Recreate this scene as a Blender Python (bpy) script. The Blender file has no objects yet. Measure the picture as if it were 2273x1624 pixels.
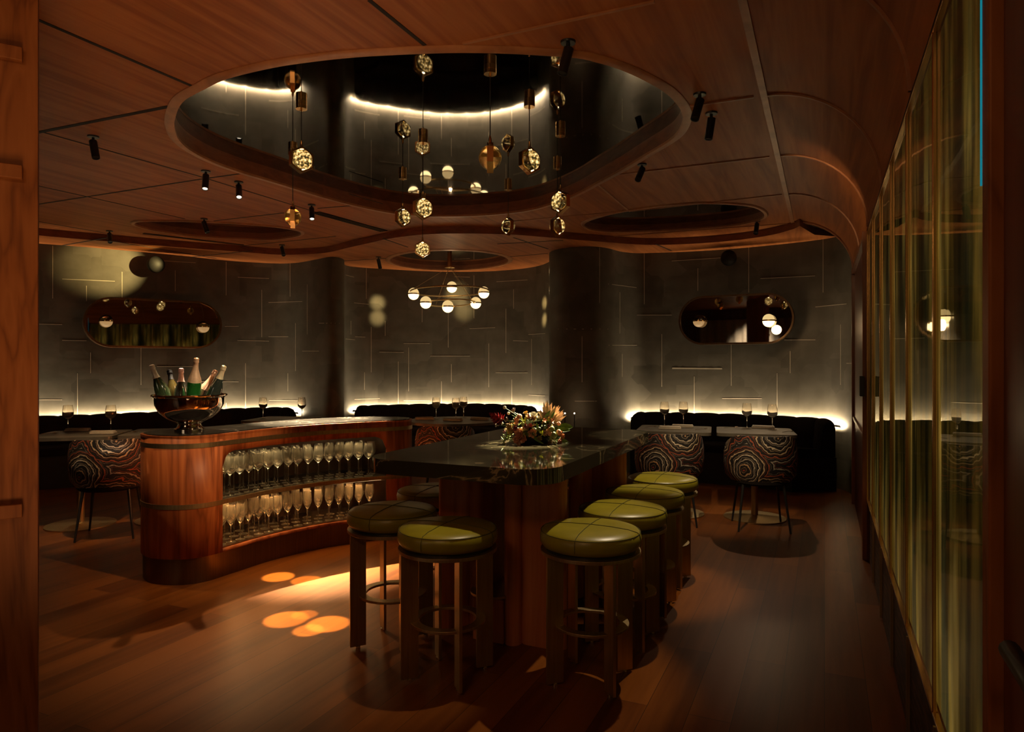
import bpy, math, random
from mathutils import Vector, Matrix
from mathutils.geometry import tessellate_polygon
PI = math.pi
random.seed(7)
SC = bpy.context.scene
COL = SC.collection

# ------------------------------------------------------------------ camera, world, exposure
EYE = 1.40
YAW = math.radians(24.6)
CS, SN = math.cos(YAW), math.sin(YAW)
FPX, CX, HY = 1515.0, 1136.5, 806.0
cam = bpy.data.cameras.new('camera')
cam.sensor_fit = 'HORIZONTAL'; cam.sensor_width = 36.0; cam.lens = 36.0 * FPX / 2273.0
cam.shift_y = (HY - 812.0) / 2273.0
cam.clip_start = 0.02; cam.clip_end = 60
camo = bpy.data.objects.new('camera', cam); COL.objects.link(camo)
camo.location = (0, 0, EYE); camo.rotation_euler = (PI / 2, 0, YAW)
SC.camera = camo
SC.view_settings.view_transform = 'Standard'
SC.view_settings.look = 'None'
SC.view_settings.gamma = 1.0
SC.view_settings.use_curve_mapping = False
SC.view_settings.exposure = 0.0
world = bpy.data.worlds.new('world'); SC.world = world
world.use_nodes = True
world.node_tree.nodes['Background'].inputs[0].default_value = (0.30, 0.15, 0.06, 1)
world.node_tree.nodes['Background'].inputs[1].default_value = 0.018

def light(name, kind, loc, energy, color, aim=None, size=0.1, spot=60, blend=0.4, sy=None, parent=None):
    d = bpy.data.lights.new(name, kind); d.energy = energy; d.color = color
    if kind == 'AREA':
        d.shape = 'RECTANGLE'; d.size = size; d.size_y = sy or size
    else:
        d.shadow_soft_size = size
    if kind == 'SPOT':
        d.spot_size = math.radians(spot); d.spot_blend = blend
    o = bpy.data.objects.new(name, d); COL.objects.link(o)
    o.location = loc
    if aim is not None:
        o.rotation_euler = (Vector(aim) - Vector(loc)).to_track_quat('-Z', 'Y').to_euler()
    return o

WARM = (1.0, 0.66, 0.34); AMBER = (1.0, 0.60, 0.27); SOFT = (1.0, 0.80, 0.55)
# unseen area lights added behind the camera to fill ceiling, jamb and foreground
light('rear_fill', 'AREA', (-1.2, -1.9, 1.3), 1.2, (1.0, 0.58, 0.28), aim=(-1.9, 3.0, 2.2), size=2.2, sy=1.2)
light('foreground_fill', 'AREA', (-0.9, -0.5, 2.8), 11, (1.0, 0.56, 0.25), aim=(-1.3, 2.4, 0), size=0.7, sy=0.5)
# unseen low spots added in place of light bounced up to the veneer ceiling
light('ceiling_fill', 'SPOT', (-0.5, 0.2, 0.25), 88, (1.0, 0.57, 0.27), aim=(-1.7, 2.0, 2.9), size=0.3, spot=64, blend=1.0)
light('ceiling_fill', 'SPOT', (-1.4, 0.7, 0.25), 66, (1.0, 0.57, 0.27), aim=(-2.9, 2.6, 2.9), size=0.3, spot=64, blend=1.0)

# ------------------------------------------------------------------ coordinates
def C2R(xc, zc, Z=0.0):
    return Vector((xc * CS - zc * SN, xc * SN + zc * CS, Z))
def P(px, py, h):
    """pixel ray met with the level h metres above the eye"""
    z = FPX * h / (HY - py)
    return C2R((px - CX) / FPX * z, z, EYE + h)
def PZ(px, py, z):
    return C2R((px - CX) / FPX * z, z, EYE + (HY - py) * z / FPX)

# ------------------------------------------------------------------ materials
MATS = {}
def new_mat(name):
    m = bpy.data.materials.new(name); m.use_nodes = True
    nt = m.node_tree; nt.nodes.clear()
    out = nt.nodes.new('ShaderNodeOutputMaterial')
    b = nt.nodes.new('ShaderNodeBsdfPrincipled')
    nt.links.new(b.outputs[0], out.inputs[0])
    MATS[name] = m
    return m, nt, b, out
def N(nt, t, **kw):
    n = nt.nodes.new(t)
    for k, v in kw.items():
        if k.startswith('i_'):
            n.inputs[int(k[2:]) if k[2:].isdigit() else k[2:].replace('_', ' ')].default_value = v
        else:
            setattr(n, k, v)
    return n
def ramp(nt, stops, interp='LINEAR'):
    r = nt.nodes.new('ShaderNodeValToRGB'); r.color_ramp.interpolation = interp
    e = r.color_ramp.elements
    while len(e) < len(stops): e.new(0.5)
    for k, (p, c) in enumerate(stops):
        e[k].position = p; e[k].color = (*c, 1)
    return r
def coords(nt, scale=(1, 1, 1), kind='Object', rot=(0, 0, 0)):
    tc = nt.nodes.new('ShaderNodeTexCoord'); mp = nt.nodes.new('ShaderNodeMapping')
    mp.inputs['Scale'].default_value = scale; mp.inputs['Rotation'].default_value = rot
    nt.links.new(tc.outputs[kind], mp.inputs[0])
    return mp
def plain(name, col, rough=0.5, metal=0.0, var=0.18, scale=18, spec=0.5, bump=0.0, coat=0.0, sscale=(1, 1, 1)):
    m, nt, b, out = new_mat(name)
    mp = coords(nt, sscale)
    n = N(nt, 'ShaderNodeTexNoise'); n.inputs['Scale'].default_value = scale; n.inputs['Detail'].default_value = 4
    nt.links.new(mp.outputs[0], n.inputs['Vector'])
    lo = tuple(max(0, c * (1 - var)) for c in col); hi = tuple(min(1, c * (1 + var)) for c in col)
    r = ramp(nt, [(0.3, lo), (0.7, hi)])
    nt.links.new(n.outputs['Fac'], r.inputs[0]); nt.links.new(r.outputs[0], b.inputs['Base Color'])
    b.inputs['Roughness'].default_value = rough; b.inputs['Metallic'].default_value = metal
    b.inputs['Specular IOR Level'].default_value = spec
    b.inputs['Coat Weight'].default_value = coat
    if bump:
        bm = N(nt, 'ShaderNodeBump'); bm.inputs['Strength'].default_value = bump; bm.inputs['Distance'].default_value = 0.01
        nt.links.new(n.outputs['Fac'], bm.inputs['Height']); nt.links.new(bm.outputs[0], b.inputs['Normal'])
    return m
def wood(name, dark, mid, light_, stretch=(9, 9, 0.7), rough=0.38, wave=3.0, rot=(0, 0, 0), spec=0.45):
    m, nt, b, out = new_mat(name)
    mp = coords(nt, stretch, rot=rot)
    n1 = N(nt, 'ShaderNodeTexNoise'); n1.inputs['Scale'].default_value = 1.0; n1.inputs['Detail'].default_value = 3
    n1.inputs['Distortion'].default_value = 0.6
    nt.links.new(mp.outputs[0], n1.inputs['Vector'])
    mul = N(nt, 'ShaderNodeMath', operation='MULTIPLY'); mul.inputs[1].default_value = wave
    nt.links.new(n1.outputs['Fac'], mul.inputs[0])
    fr = N(nt, 'ShaderNodeMath', operation='PINGPONG'); fr.inputs[1].default_value = 0.5
    nt.links.new(mul.outputs[0], fr.inputs[0])
    mp2 = coords(nt, tuple(s * 9 if s > 2 else s * 4 for s in stretch), rot=rot)
    n2 = N(nt, 'ShaderNodeTexNoise'); n2.inputs['Scale'].default_value = 1.0; n2.inputs['Detail'].default_value = 5
    nt.links.new(mp2.outputs[0], n2.inputs['Vector'])
    add = N(nt, 'ShaderNodeMath', operation='MULTIPLY_ADD'); add.inputs[1].default_value = 1.1
    nt.links.new(fr.outputs[0], add.inputs[0]); 
    m2 = N(nt, 'ShaderNodeMath', operation='MULTIPLY'); m2.inputs[1].default_value = 0.55
    nt.links.new(n2.outputs['Fac'], m2.inputs[0]); nt.links.new(m2.outputs[0], add.inputs[2])
    r = ramp(nt, [(0.15, dark), (0.5, mid), (0.9, light_)])
    nt.links.new(add.outputs[0], r.inputs[0]); nt.links.new(r.outputs[0], b.inputs['Base Color'])
    b.inputs['Roughness'].default_value = rough; b.inputs['Specular IOR Level'].default_value = spec
    return m
def emit(name, col, strength, base=(0.02, 0.02, 0.02)):
    m, nt, b, out = new_mat(name)
    n = N(nt, 'ShaderNodeTexNoise'); n.inputs['Scale'].default_value = 40
    r = ramp(nt, [(0.2, tuple(c * 0.85 for c in col)), (0.8, col)])
    nt.links.new(n.outputs['Fac'], r.inputs[0]); nt.links.new(r.outputs[0], b.inputs['Emission Color'])
    b.inputs['Base Color'].default_value = (*base, 1)
    b.inputs['Emission Strength'].default_value = strength
    return m
def glass(name, col=(1, 1, 1), rough=0.0, ior=1.45, milk=0.0):
    m, nt, b, out = new_mat(name)
    nt.nodes.remove(b)
    g = N(nt, 'ShaderNodeBsdfGlass'); g.inputs['Color'].default_value = (*col, 1); g.inputs['IOR'].default_value = ior
    g.inputs['Roughness'].default_value = rough
    t = N(nt, 'ShaderNodeTexNoise'); t.inputs['Scale'].default_value = 30
    bp = N(nt, 'ShaderNodeBump'); bp.inputs['Strength'].default_value = 0.03
    nt.links.new(t.outputs['Fac'], bp.inputs['Height']); nt.links.new(bp.outputs[0], g.inputs['Normal'])
    if milk:
        tr = N(nt, 'ShaderNodeBsdfTranslucent'); tr.inputs['Color'].default_value = (1, 0.93, 0.8, 1)
        mx = N(nt, 'ShaderNodeMixShader'); mx.inputs[0].default_value = milk
        nt.links.new(g.outputs[0], mx.inputs[1]); nt.links.new(tr.outputs[0], mx.inputs[2])
        nt.links.new(mx.outputs[0], out.inputs[0])
    else:
        nt.links.new(g.outputs[0], out.inputs[0])
    return m

M_ceil = wood('ceiling_veneer', (0.21, 0.060, 0.015), (0.30, 0.092, 0.024), (0.38, 0.13, 0.037), stretch=(7, 0.5, 7), rough=0.5, wave=3.2, spec=0.15)
M_trim = wood('oculus_trim', (0.24, 0.09, 0.035), (0.33, 0.13, 0.05), (0.40, 0.17, 0.07), stretch=(3, 3, 3), rough=0.4)
M_fascia_shade = wood('shaded_fascia_wood', (0.12, 0.034, 0.013), (0.17, 0.050, 0.020), (0.21, 0.07, 0.028), stretch=(4, 4, 14), rough=0.45)  # trim wood darkened: the shade inside the recesses is in its colour
M_seam = plain('seam_gap', (0.012, 0.007, 0.005), 0.8)
M_console = wood('console_veneer', (0.13, 0.030, 0.007), (0.33, 0.085, 0.022), (0.44, 0.13, 0.036), stretch=(6, 6, 0.9), rough=0.45, wave=4.5, spec=0.25)
M_jamb = wood('jamb_wood', (0.12, 0.032, 0.006), (0.22, 0.066, 0.014), (0.26, 0.085, 0.021), stretch=(9, 9, 1.2), rough=0.5, wave=5.5, spec=0.2)
M_darkjamb = wood('dark_jamb_wood', (0.05, 0.012, 0.006), (0.10, 0.022, 0.010), (0.14, 0.035, 0.014), stretch=(8, 8, 0.5), rough=0.35)
M_fin = wood('table_base_wood', (0.28, 0.075, 0.024), (0.44, 0.13, 0.042), (0.55, 0.19, 0.065), stretch=(9, 9, 0.6), rough=0.35)
M_frame = wood('cabinet_frame_wood', (0.12, 0.035, 0.015), (0.20, 0.065, 0.025), (0.28, 0.10, 0.04), stretch=(10, 10, 0.5), rough=0.3)
M_bronze = plain('brushed_bronze', (0.50, 0.37, 0.19), 0.42, 1.0, 0.12, 6, sscale=(14, 14, 0.6))
M_bronzed = plain('dark_bronze', (0.16, 0.10, 0.055), 0.33, 1.0, 0.12, 6, sscale=(14, 14, 0.6))
M_bronzed2 = plain('console_lining', (0.05, 0.022, 0.012), 0.25, 0.0, 0.2, 10)
M_brass = plain('polished_brass', (0.78, 0.48, 0.20), 0.22, 1.0, 0.10, 8)
M_silver = plain('polished_steel', (0.82, 0.76, 0.68), 0.035, 1.0, 0.03, 5)
M_black = plain('black_metal', (0.012, 0.012, 0.013), 0.35, 0.0, 0.2, 10)
M_matte = plain('matte_black', (0.012, 0.011, 0.010), 0.65, spec=0.3)
M_cord = plain('black_cord', (0.01, 0.009, 0.008), 0.7)
M_velvet = plain('black_velvet', (0.010, 0.007, 0.006), 0.85, 0, 0.3, 30, spec=0.2)
M_leather = plain('olive_leather', (0.25, 0.205, 0.010), 0.36, 0, 0.10, 14, spec=0.5, bump=0.04)
M_stitch = plain('seam_stitch', (0.07, 0.065, 0.006), 0.6)
M_table = plain('table_slate', (0.10, 0.085, 0.065), 0.35, 0, 0.25, 12)
M_napkin = plain('linen', (0.42, 0.36, 0.28), 0.9, 0, 0.08, 60)
M_cutlery = plain('cutlery_steel', (0.8, 0.72, 0.6), 0.15, 1.0, 0.03, 5)
M_led = emit('led_strip', (1.0, 0.80, 0.50), 560.0)
M_ledwarm = emit('shelf_led', (1.0, 0.62, 0.28), 5.0)
M_bulb = emit('warm_bulb', (1.0, 0.70, 0.32), 3.6)
M_dome = emit('glowing_dome', (1.0, 0.68, 0.28), 0.9)
M_dim = emit('dim_globe', (0.75, 0.42, 0.16), 0.55)
M_chip = emit('led_chip', (1.0, 0.82, 0.5), 40.0)
M_lens = emit('lamp_lens', (1.0, 0.85, 0.62), 3.0)
M_cyan = emit('cyan_reflection', (0.0, 0.42, 0.55), 0.45)
M_glass = glass('clear_glass', (1, 0.99, 0.95), 0.0, 1.45)
M_stem = glass('stemware_glass', (1, 0.98, 0.94), 0.02, 1.45, milk=0.035)
M_pend = glass('pendant_glass', (1.0, 0.97, 0.86), 0.0, 1.5)
M_line = plain('slab_edge', (0.34, 0.29, 0.22), 0.7, 0, 0.12, 12)
M_curtain = plain('pale_curtain', (0.55, 0.52, 0.48), 0.85, 0, 0.1, 8)

# slab wall: large pale grey-brown slabs with slight tone changes
def slab_wall():
    m, nt, b, out = new_mat('slab_wall')
    uv = N(nt, 'ShaderNodeUVMap'); mp = N(nt, 'ShaderNodeMapping')
    nt.links.new(uv.outputs[0], mp.inputs[0])
    vo = N(nt, 'ShaderNodeTexVoronoi', distance='CHEBYCHEV'); vo.inputs['Scale'].default_value = 2.6
    vo.inputs['Randomness'].default_value = 0.75
    nt.links.new(mp.outputs[0], vo.inputs['Vector'])
    ns = N(nt, 'ShaderNodeTexNoise'); ns.inputs['Scale'].default_value = 5; ns.inputs['Detail'].default_value = 7
    nt.links.new(mp.outputs[0], ns.inputs['Vector'])
    sep = N(nt, 'ShaderNodeSeparateColor'); nt.links.new(vo.outputs['Color'], sep.inputs[0])
    ad = N(nt, 'ShaderNodeMath', operation='MULTIPLY_ADD'); ad.inputs[1].default_value = 0.45
    nt.links.new(sep.outputs[0], ad.inputs[0]); nt.links.new(ns.outputs['Fac'], ad.inputs[2])
    r = ramp(nt, [(0.35, (0.050, 0.042, 0.030)), (0.72, (0.072, 0.061, 0.045)), (1.0, (0.090, 0.078, 0.060))])
    nt.links.new(ad.outputs[0], r.inputs[0]); nt.links.new(r.outputs[0], b.inputs['Base Color'])
    b.inputs['Roughness'].default_value = 0.62; b.inputs['Specular IOR Level'].default_value = 0.3
    bp = N(nt, 'ShaderNodeBump'); bp.inputs['Strength'].default_value = 0.25; bp.inputs['Distance'].default_value = 0.01
    nt.links.new(ns.outputs['Fac'], bp.inputs['Height']); nt.links.new(bp.outputs[0], b.inputs['Normal'])
    return m
M_wall = slab_wall()

def plank_floor():
    m, nt, b, out = new_mat('plank_floor')
    mp = coords(nt, (1, 1, 1), rot=(0, 0, -PI / 2))
    br = N(nt, 'ShaderNodeTexBrick', offset=0.37, offset_frequency=2)
    br.inputs['Color1'].default_value = (0.0, 0.0, 0.0, 1); br.inputs['Color2'].default_value = (1, 1, 1, 1)
    br.inputs['Mortar'].default_value = (0.5, 0.5, 0.5, 1)
    br.inputs['Scale'].default_value = 1.0; br.inputs['Mortar Size'].default_value = 0.0012
    br.inputs['Brick Width'].default_value = 1.7; br.inputs['Row Height'].default_value = 0.165
    br.inputs['Bias'].default_value = 0.0
    nt.links.new(mp.outputs[0], br.inputs['Vector'])
    mpg = coords(nt, (22, 1.3, 1)); g = N(nt, 'ShaderNodeTexNoise'); g.inputs['Scale'].default_value = 1; g.inputs['Detail'].default_value = 5
    g.inputs['Distortion'].default_value = 0.4
    nt.links.new(mpg.outputs[0], g.inputs['Vector'])
    mpl = coords(nt, (5, 0.5, 1)); g2 = N(nt, 'ShaderNodeTexNoise'); g2.inputs['Scale'].default_value = 1; g2.inputs['Detail'].default_value = 2
    nt.links.new(mpl.outputs[0], g2.inputs['Vector'])
    a = N(nt, 'ShaderNodeMath', operation='MULTIPLY_ADD'); a.inputs[1].default_value = 0.36
    sp = N(nt, 'ShaderNodeSeparateColor'); nt.links.new(br.outputs['Color'], sp.inputs[0]); nt.links.new(sp.outputs[0], a.inputs[0])
    a2 = N(nt, 'ShaderNodeMath', operation='MULTIPLY_ADD'); a2.inputs[1].default_value = 0.5
    nt.links.new(g.outputs['Fac'], a2.inputs[0])
    a3 = N(nt, 'ShaderNodeMath', operation='MULTIPLY'); a3.inputs[1].default_value = 0.55
    nt.links.new(g2.outputs['Fac'], a3.inputs[0]); nt.links.new(a3.outputs[0], a2.inputs[2]); nt.links.new(a2.outputs[0], a.inputs[2])
    r = ramp(nt, [(0.30, (0.038, 0.009, 0.0015)), (0.55, (0.105, 0.027, 0.0035)), (0.85, (0.19, 0.057, 0.009))])
    nt.links.new(a.outputs[0], r.inputs[0])
    mx = N(nt, 'ShaderNodeMix', data_type='RGBA'); mx.inputs['B'].default_value = (0.03, 0.012, 0.006, 1)
    nt.links.new(br.outputs['Fac'], mx.inputs['Factor']); nt.links.new(r.outputs[0], mx.inputs['A'])
    nt.links.new(mx.outputs['Result'], b.inputs['Base Color'])
    b.inputs['Roughness'].default_value = 0.36; b.inputs['Specular IOR Level'].default_value = 0.22; b.inputs['Specular Tint'].default_value = (1.0, 0.50, 0.20, 1)
    bp = N(nt, 'ShaderNodeBump'); bp.inputs['Strength'].default_value = 0.12; bp.inputs['Distance'].default_value = 0.004
    nt.links.new(g.outputs['Fac'], bp.inputs['Height']); nt.links.new(bp.outputs[0], b.inputs['Normal'])
    return m
M_floor = plank_floor()

def marble(name, base, vein, rough=0.06, scale=2.2, amount=0.03):
    m, nt, b, out = new_mat(name)
    mp = coords(nt, (1, 1, 1))
    n0 = N(nt, 'ShaderNodeTexNoise'); n0.inputs['Scale'].default_value = scale; n0.inputs['Detail'].default_value = 6; n0.inputs['Distortion'].default_value = 1.6
    nt.links.new(mp.outputs[0], n0.inputs['Vector'])
    s = N(nt, 'ShaderNodeMath', operation='SUBTRACT'); s.inputs[1].default_value = 0.5; nt.links.new(n0.outputs['Fac'], s.inputs[0])
    ab = N(nt, 'ShaderNodeMath', operation='ABSOLUTE'); nt.links.new(s.outputs[0], ab.inputs[0])
    r = ramp(nt, [(0.0, vein), (amount, tuple(c * 1.6 for c in base)), (amount * 4, base)])
    nt.links.new(ab.outputs[0], r.inputs[0]); nt.links.new(r.outputs[0], b.inputs['Base Color'])
    b.inputs['Roughness'].default_value = rough; b.inputs['Specular IOR Level'].default_value = 0.6
    return m
M_marble = marble('dark_marble', (0.040, 0.034, 0.019), (0.34, 0.26, 0.13), 0.06, 1.6, 0.008)
M_ctop = marble('black_marble', (0.018, 0.017, 0.016), (0.22, 0.20, 0.18), 0.16, 1.6, 0.006)

def mirror(name, col, rough=0.01):
    m, nt, b, out = new_mat(name)
    n = N(nt, 'ShaderNodeTexNoise'); n.inputs['Scale'].default_value = 3
    r = ramp(nt, [(0.2, tuple(c * 0.96 for c in col)), (0.8, col)])
    nt.links.new(n.outputs['Fac'], r.inputs[0]); nt.links.new(r.outputs[0], b.inputs['Base Color'])
    b.inputs['Metallic'].default_value = 1; b.inputs['Roughness'].default_value = rough
    return m
M_cmir = mirror('smoked_ceiling_mirror', (0.31, 0.285, 0.27), 0.03)
M_wmir = mirror('smoked_wall_mirror', (0.36, 0.32, 0.27), 0.02)

def pane_glass():
    m, nt, b, out = new_mat('cabinet_glass'); nt.nodes.remove(b)
    t = N(nt, 'ShaderNodeBsdfTransparent'); t.inputs[0].default_value = (0.86, 0.84, 0.70, 1)
    g = N(nt, 'ShaderNodeBsdfGlossy'); g.inputs['Color'].default_value = (0.75, 0.74, 0.66, 1); g.inputs['Roughness'].default_value = 0.02
    mp = coords(nt, (1, 2.2, 0.5)); ns = N(nt, 'ShaderNodeTexNoise'); ns.inputs['Scale'].default_value = 2.0
    nt.links.new(mp.outputs[0], ns.inputs['Vector'])
    bp = N(nt, 'ShaderNodeBump'); bp.inputs['Strength'].default_value = 0.02; bp.inputs['Distance'].default_value = 0.02
    nt.links.new(ns.outputs['Fac'], bp.inputs['Height']); nt.links.new(bp.outputs[0], g.inputs['Normal'])
    fr = N(nt, 'ShaderNodeFresnel'); fr.inputs[0].default_value = 1.7
    ge = N(nt, 'ShaderNodeNewGeometry'); inv = N(nt, 'ShaderNodeMath', operation='SUBTRACT'); inv.inputs[0].default_value = 1.0; nt.links.new(ge.outputs['Backfacing'], inv.inputs[1])
    ff = N(nt, 'ShaderNodeMath', operation='MULTIPLY'); nt.links.new(fr.outputs[0], ff.inputs[0]); nt.links.new(inv.outputs[0], ff.inputs[1])
    mx = N(nt, 'ShaderNodeMixShader'); nt.links.new(ff.outputs[0], mx.inputs[0])
    nt.links.new(t.outputs[0], mx.inputs[1]); nt.links.new(g.outputs[0], mx.inputs[2]); nt.links.new(mx.outputs[0], out.inputs[0])
    return m
M_pane = pane_glass()

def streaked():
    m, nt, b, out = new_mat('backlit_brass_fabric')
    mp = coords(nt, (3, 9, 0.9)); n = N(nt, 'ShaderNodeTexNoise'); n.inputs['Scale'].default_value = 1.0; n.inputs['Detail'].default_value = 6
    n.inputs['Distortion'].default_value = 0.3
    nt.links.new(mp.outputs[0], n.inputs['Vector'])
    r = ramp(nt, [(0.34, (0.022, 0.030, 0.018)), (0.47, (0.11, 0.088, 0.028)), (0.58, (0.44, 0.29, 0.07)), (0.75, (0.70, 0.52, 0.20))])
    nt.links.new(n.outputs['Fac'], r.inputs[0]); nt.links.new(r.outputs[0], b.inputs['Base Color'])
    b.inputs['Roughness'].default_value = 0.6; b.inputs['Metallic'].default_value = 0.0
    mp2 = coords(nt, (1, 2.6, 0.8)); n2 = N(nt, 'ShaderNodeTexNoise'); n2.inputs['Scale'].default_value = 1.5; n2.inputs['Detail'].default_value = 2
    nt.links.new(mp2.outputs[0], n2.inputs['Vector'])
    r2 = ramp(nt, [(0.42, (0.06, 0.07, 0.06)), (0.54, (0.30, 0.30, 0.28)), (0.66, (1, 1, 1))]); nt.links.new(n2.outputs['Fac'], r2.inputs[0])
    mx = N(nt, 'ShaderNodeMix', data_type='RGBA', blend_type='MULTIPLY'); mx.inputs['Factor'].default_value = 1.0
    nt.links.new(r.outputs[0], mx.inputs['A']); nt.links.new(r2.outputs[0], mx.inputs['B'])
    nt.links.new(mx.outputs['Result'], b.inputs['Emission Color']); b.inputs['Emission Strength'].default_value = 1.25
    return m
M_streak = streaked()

def woven():
    m, nt, b, out = new_mat('woven_base')
    mp = coords(nt, (1, 0.12, 1)); w = N(nt, 'ShaderNodeTexNoise'); w.inputs['Scale'].default_value = 60; w.inputs['Detail'].default_value = 2
    nt.links.new(mp.outputs[0], w.inputs['Vector'])
    r = ramp(nt, [(0.48, (0.010, 0.006, 0.004)), (0.62, (0.13, 0.07, 0.035))])
    nt.links.new(w.outputs['Fac'], r.inputs[0]); nt.links.new(r.outputs[0], b.inputs['Base Color']); b.inputs['Roughness'].default_value = 0.45
    return m
M_woven = woven()

def agate():
    m, nt, b, out = new_mat('agate_fabric')
    mp = coords(nt, (1, 1, 1))
    dn = N(nt, 'ShaderNodeTexNoise'); dn.inputs['Scale'].default_value = 9; dn.inputs['Detail'].default_value = 3
    nt.links.new(mp.outputs[0], dn.inputs['Vector'])
    vm = N(nt, 'ShaderNodeVectorMath', operation='SCALE'); vm.inputs['Scale'].default_value = 0.10
    nt.links.new(dn.outputs['Color'], vm.inputs[0])
    va = N(nt, 'ShaderNodeVectorMath', operation='ADD'); nt.links.new(mp.outputs[0], va.inputs[0]); nt.links.new(vm.outputs[0], va.inputs[1])
    vo = N(nt, 'ShaderNodeTexVoronoi'); vo.inputs['Scale'].default_value = 2.7
    nt.links.new(va.outputs[0], vo.inputs['Vector'])
    mu = N(nt, 'ShaderNodeMath', operation='MULTIPLY'); mu.inputs[1].default_value = 11.0; nt.links.new(vo.outputs['Distance'], mu.inputs[0])
    f = N(nt, 'ShaderNodeMath', operation='FRACT'); nt.links.new(mu.outputs[0], f.inputs[0])
    lines = ramp(nt, [(0.02, (0, 0, 0)), (0.09, (0.55, 0.55, 0.55)), (0.16, (0, 0, 0)), (0.60, (0, 0, 0)), (0.67, (0.9, 0.9, 0.9)), (0.80, (0.9, 0.9, 0.9)), (0.86, (0, 0, 0))])
    nt.links.new(f.outputs[0], lines.inputs[0])
    fl = N(nt, 'ShaderNodeMath', operation='FLOOR'); nt.links.new(mu.outputs[0], fl.inputs[0])
    wn = N(nt, 'ShaderNodeTexWhiteNoise', noise_dimensions='1D'); nt.links.new(fl.outputs[0], wn.inputs['W'])
    cr = ramp(nt, [(0.0, (0.62, 0.44, 0.26)), (0.35, (0.55, 0.22, 0.06)), (0.6, (0.34, 0.05, 0.03)), (0.8, (0.70, 0.58, 0.42)), (1.0, (0.20, 0.16, 0.16))])
    nt.links.new(wn.outputs['Value'], cr.inputs[0])
    mx = N(nt, 'ShaderNodeMix', data_type='RGBA'); mx.inputs['A'].default_value = (0.008, 0.006, 0.007, 1)
    nt.links.new(lines.outputs[0], mx.inputs['Factor']); nt.links.new(cr.outputs[0], mx.inputs['B'])
    nt.links.new(mx.outputs['Result'], b.inputs['Base Color']); b.inputs['Roughness'].default_value = 0.7
    return m
M_agate = agate()

def gold_disc():
    m, nt, b, out = new_mat('lit_gold_plate')
    mp = coords(nt, (1, 1, 1)); n = N(nt, 'ShaderNodeTexNoise'); n.inputs['Scale'].default_value = 95; n.inputs['Detail'].default_value = 4
    nt.links.new(mp.outputs[0], n.inputs['Vector'])
    r = ramp(nt, [(0.42, (0.02, 0.017, 0.008)), (0.53, (0.40, 0.25, 0.08)), (0.66, (1.0, 0.84, 0.50))])
    nt.links.new(n.outputs['Fac'], r.inputs[0]); nt.links.new(r.outputs[0], b.inputs['Emission Color'])
    nt.links.new(r.outputs[0], b.inputs['Base Color']); b.inputs['Emission Strength'].default_value = 1.7
    b.inputs['Metallic'].default_value = 0.6; b.inputs['Roughness'].default_value = 0.3
    return m
M_gold = gold_disc()

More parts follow.
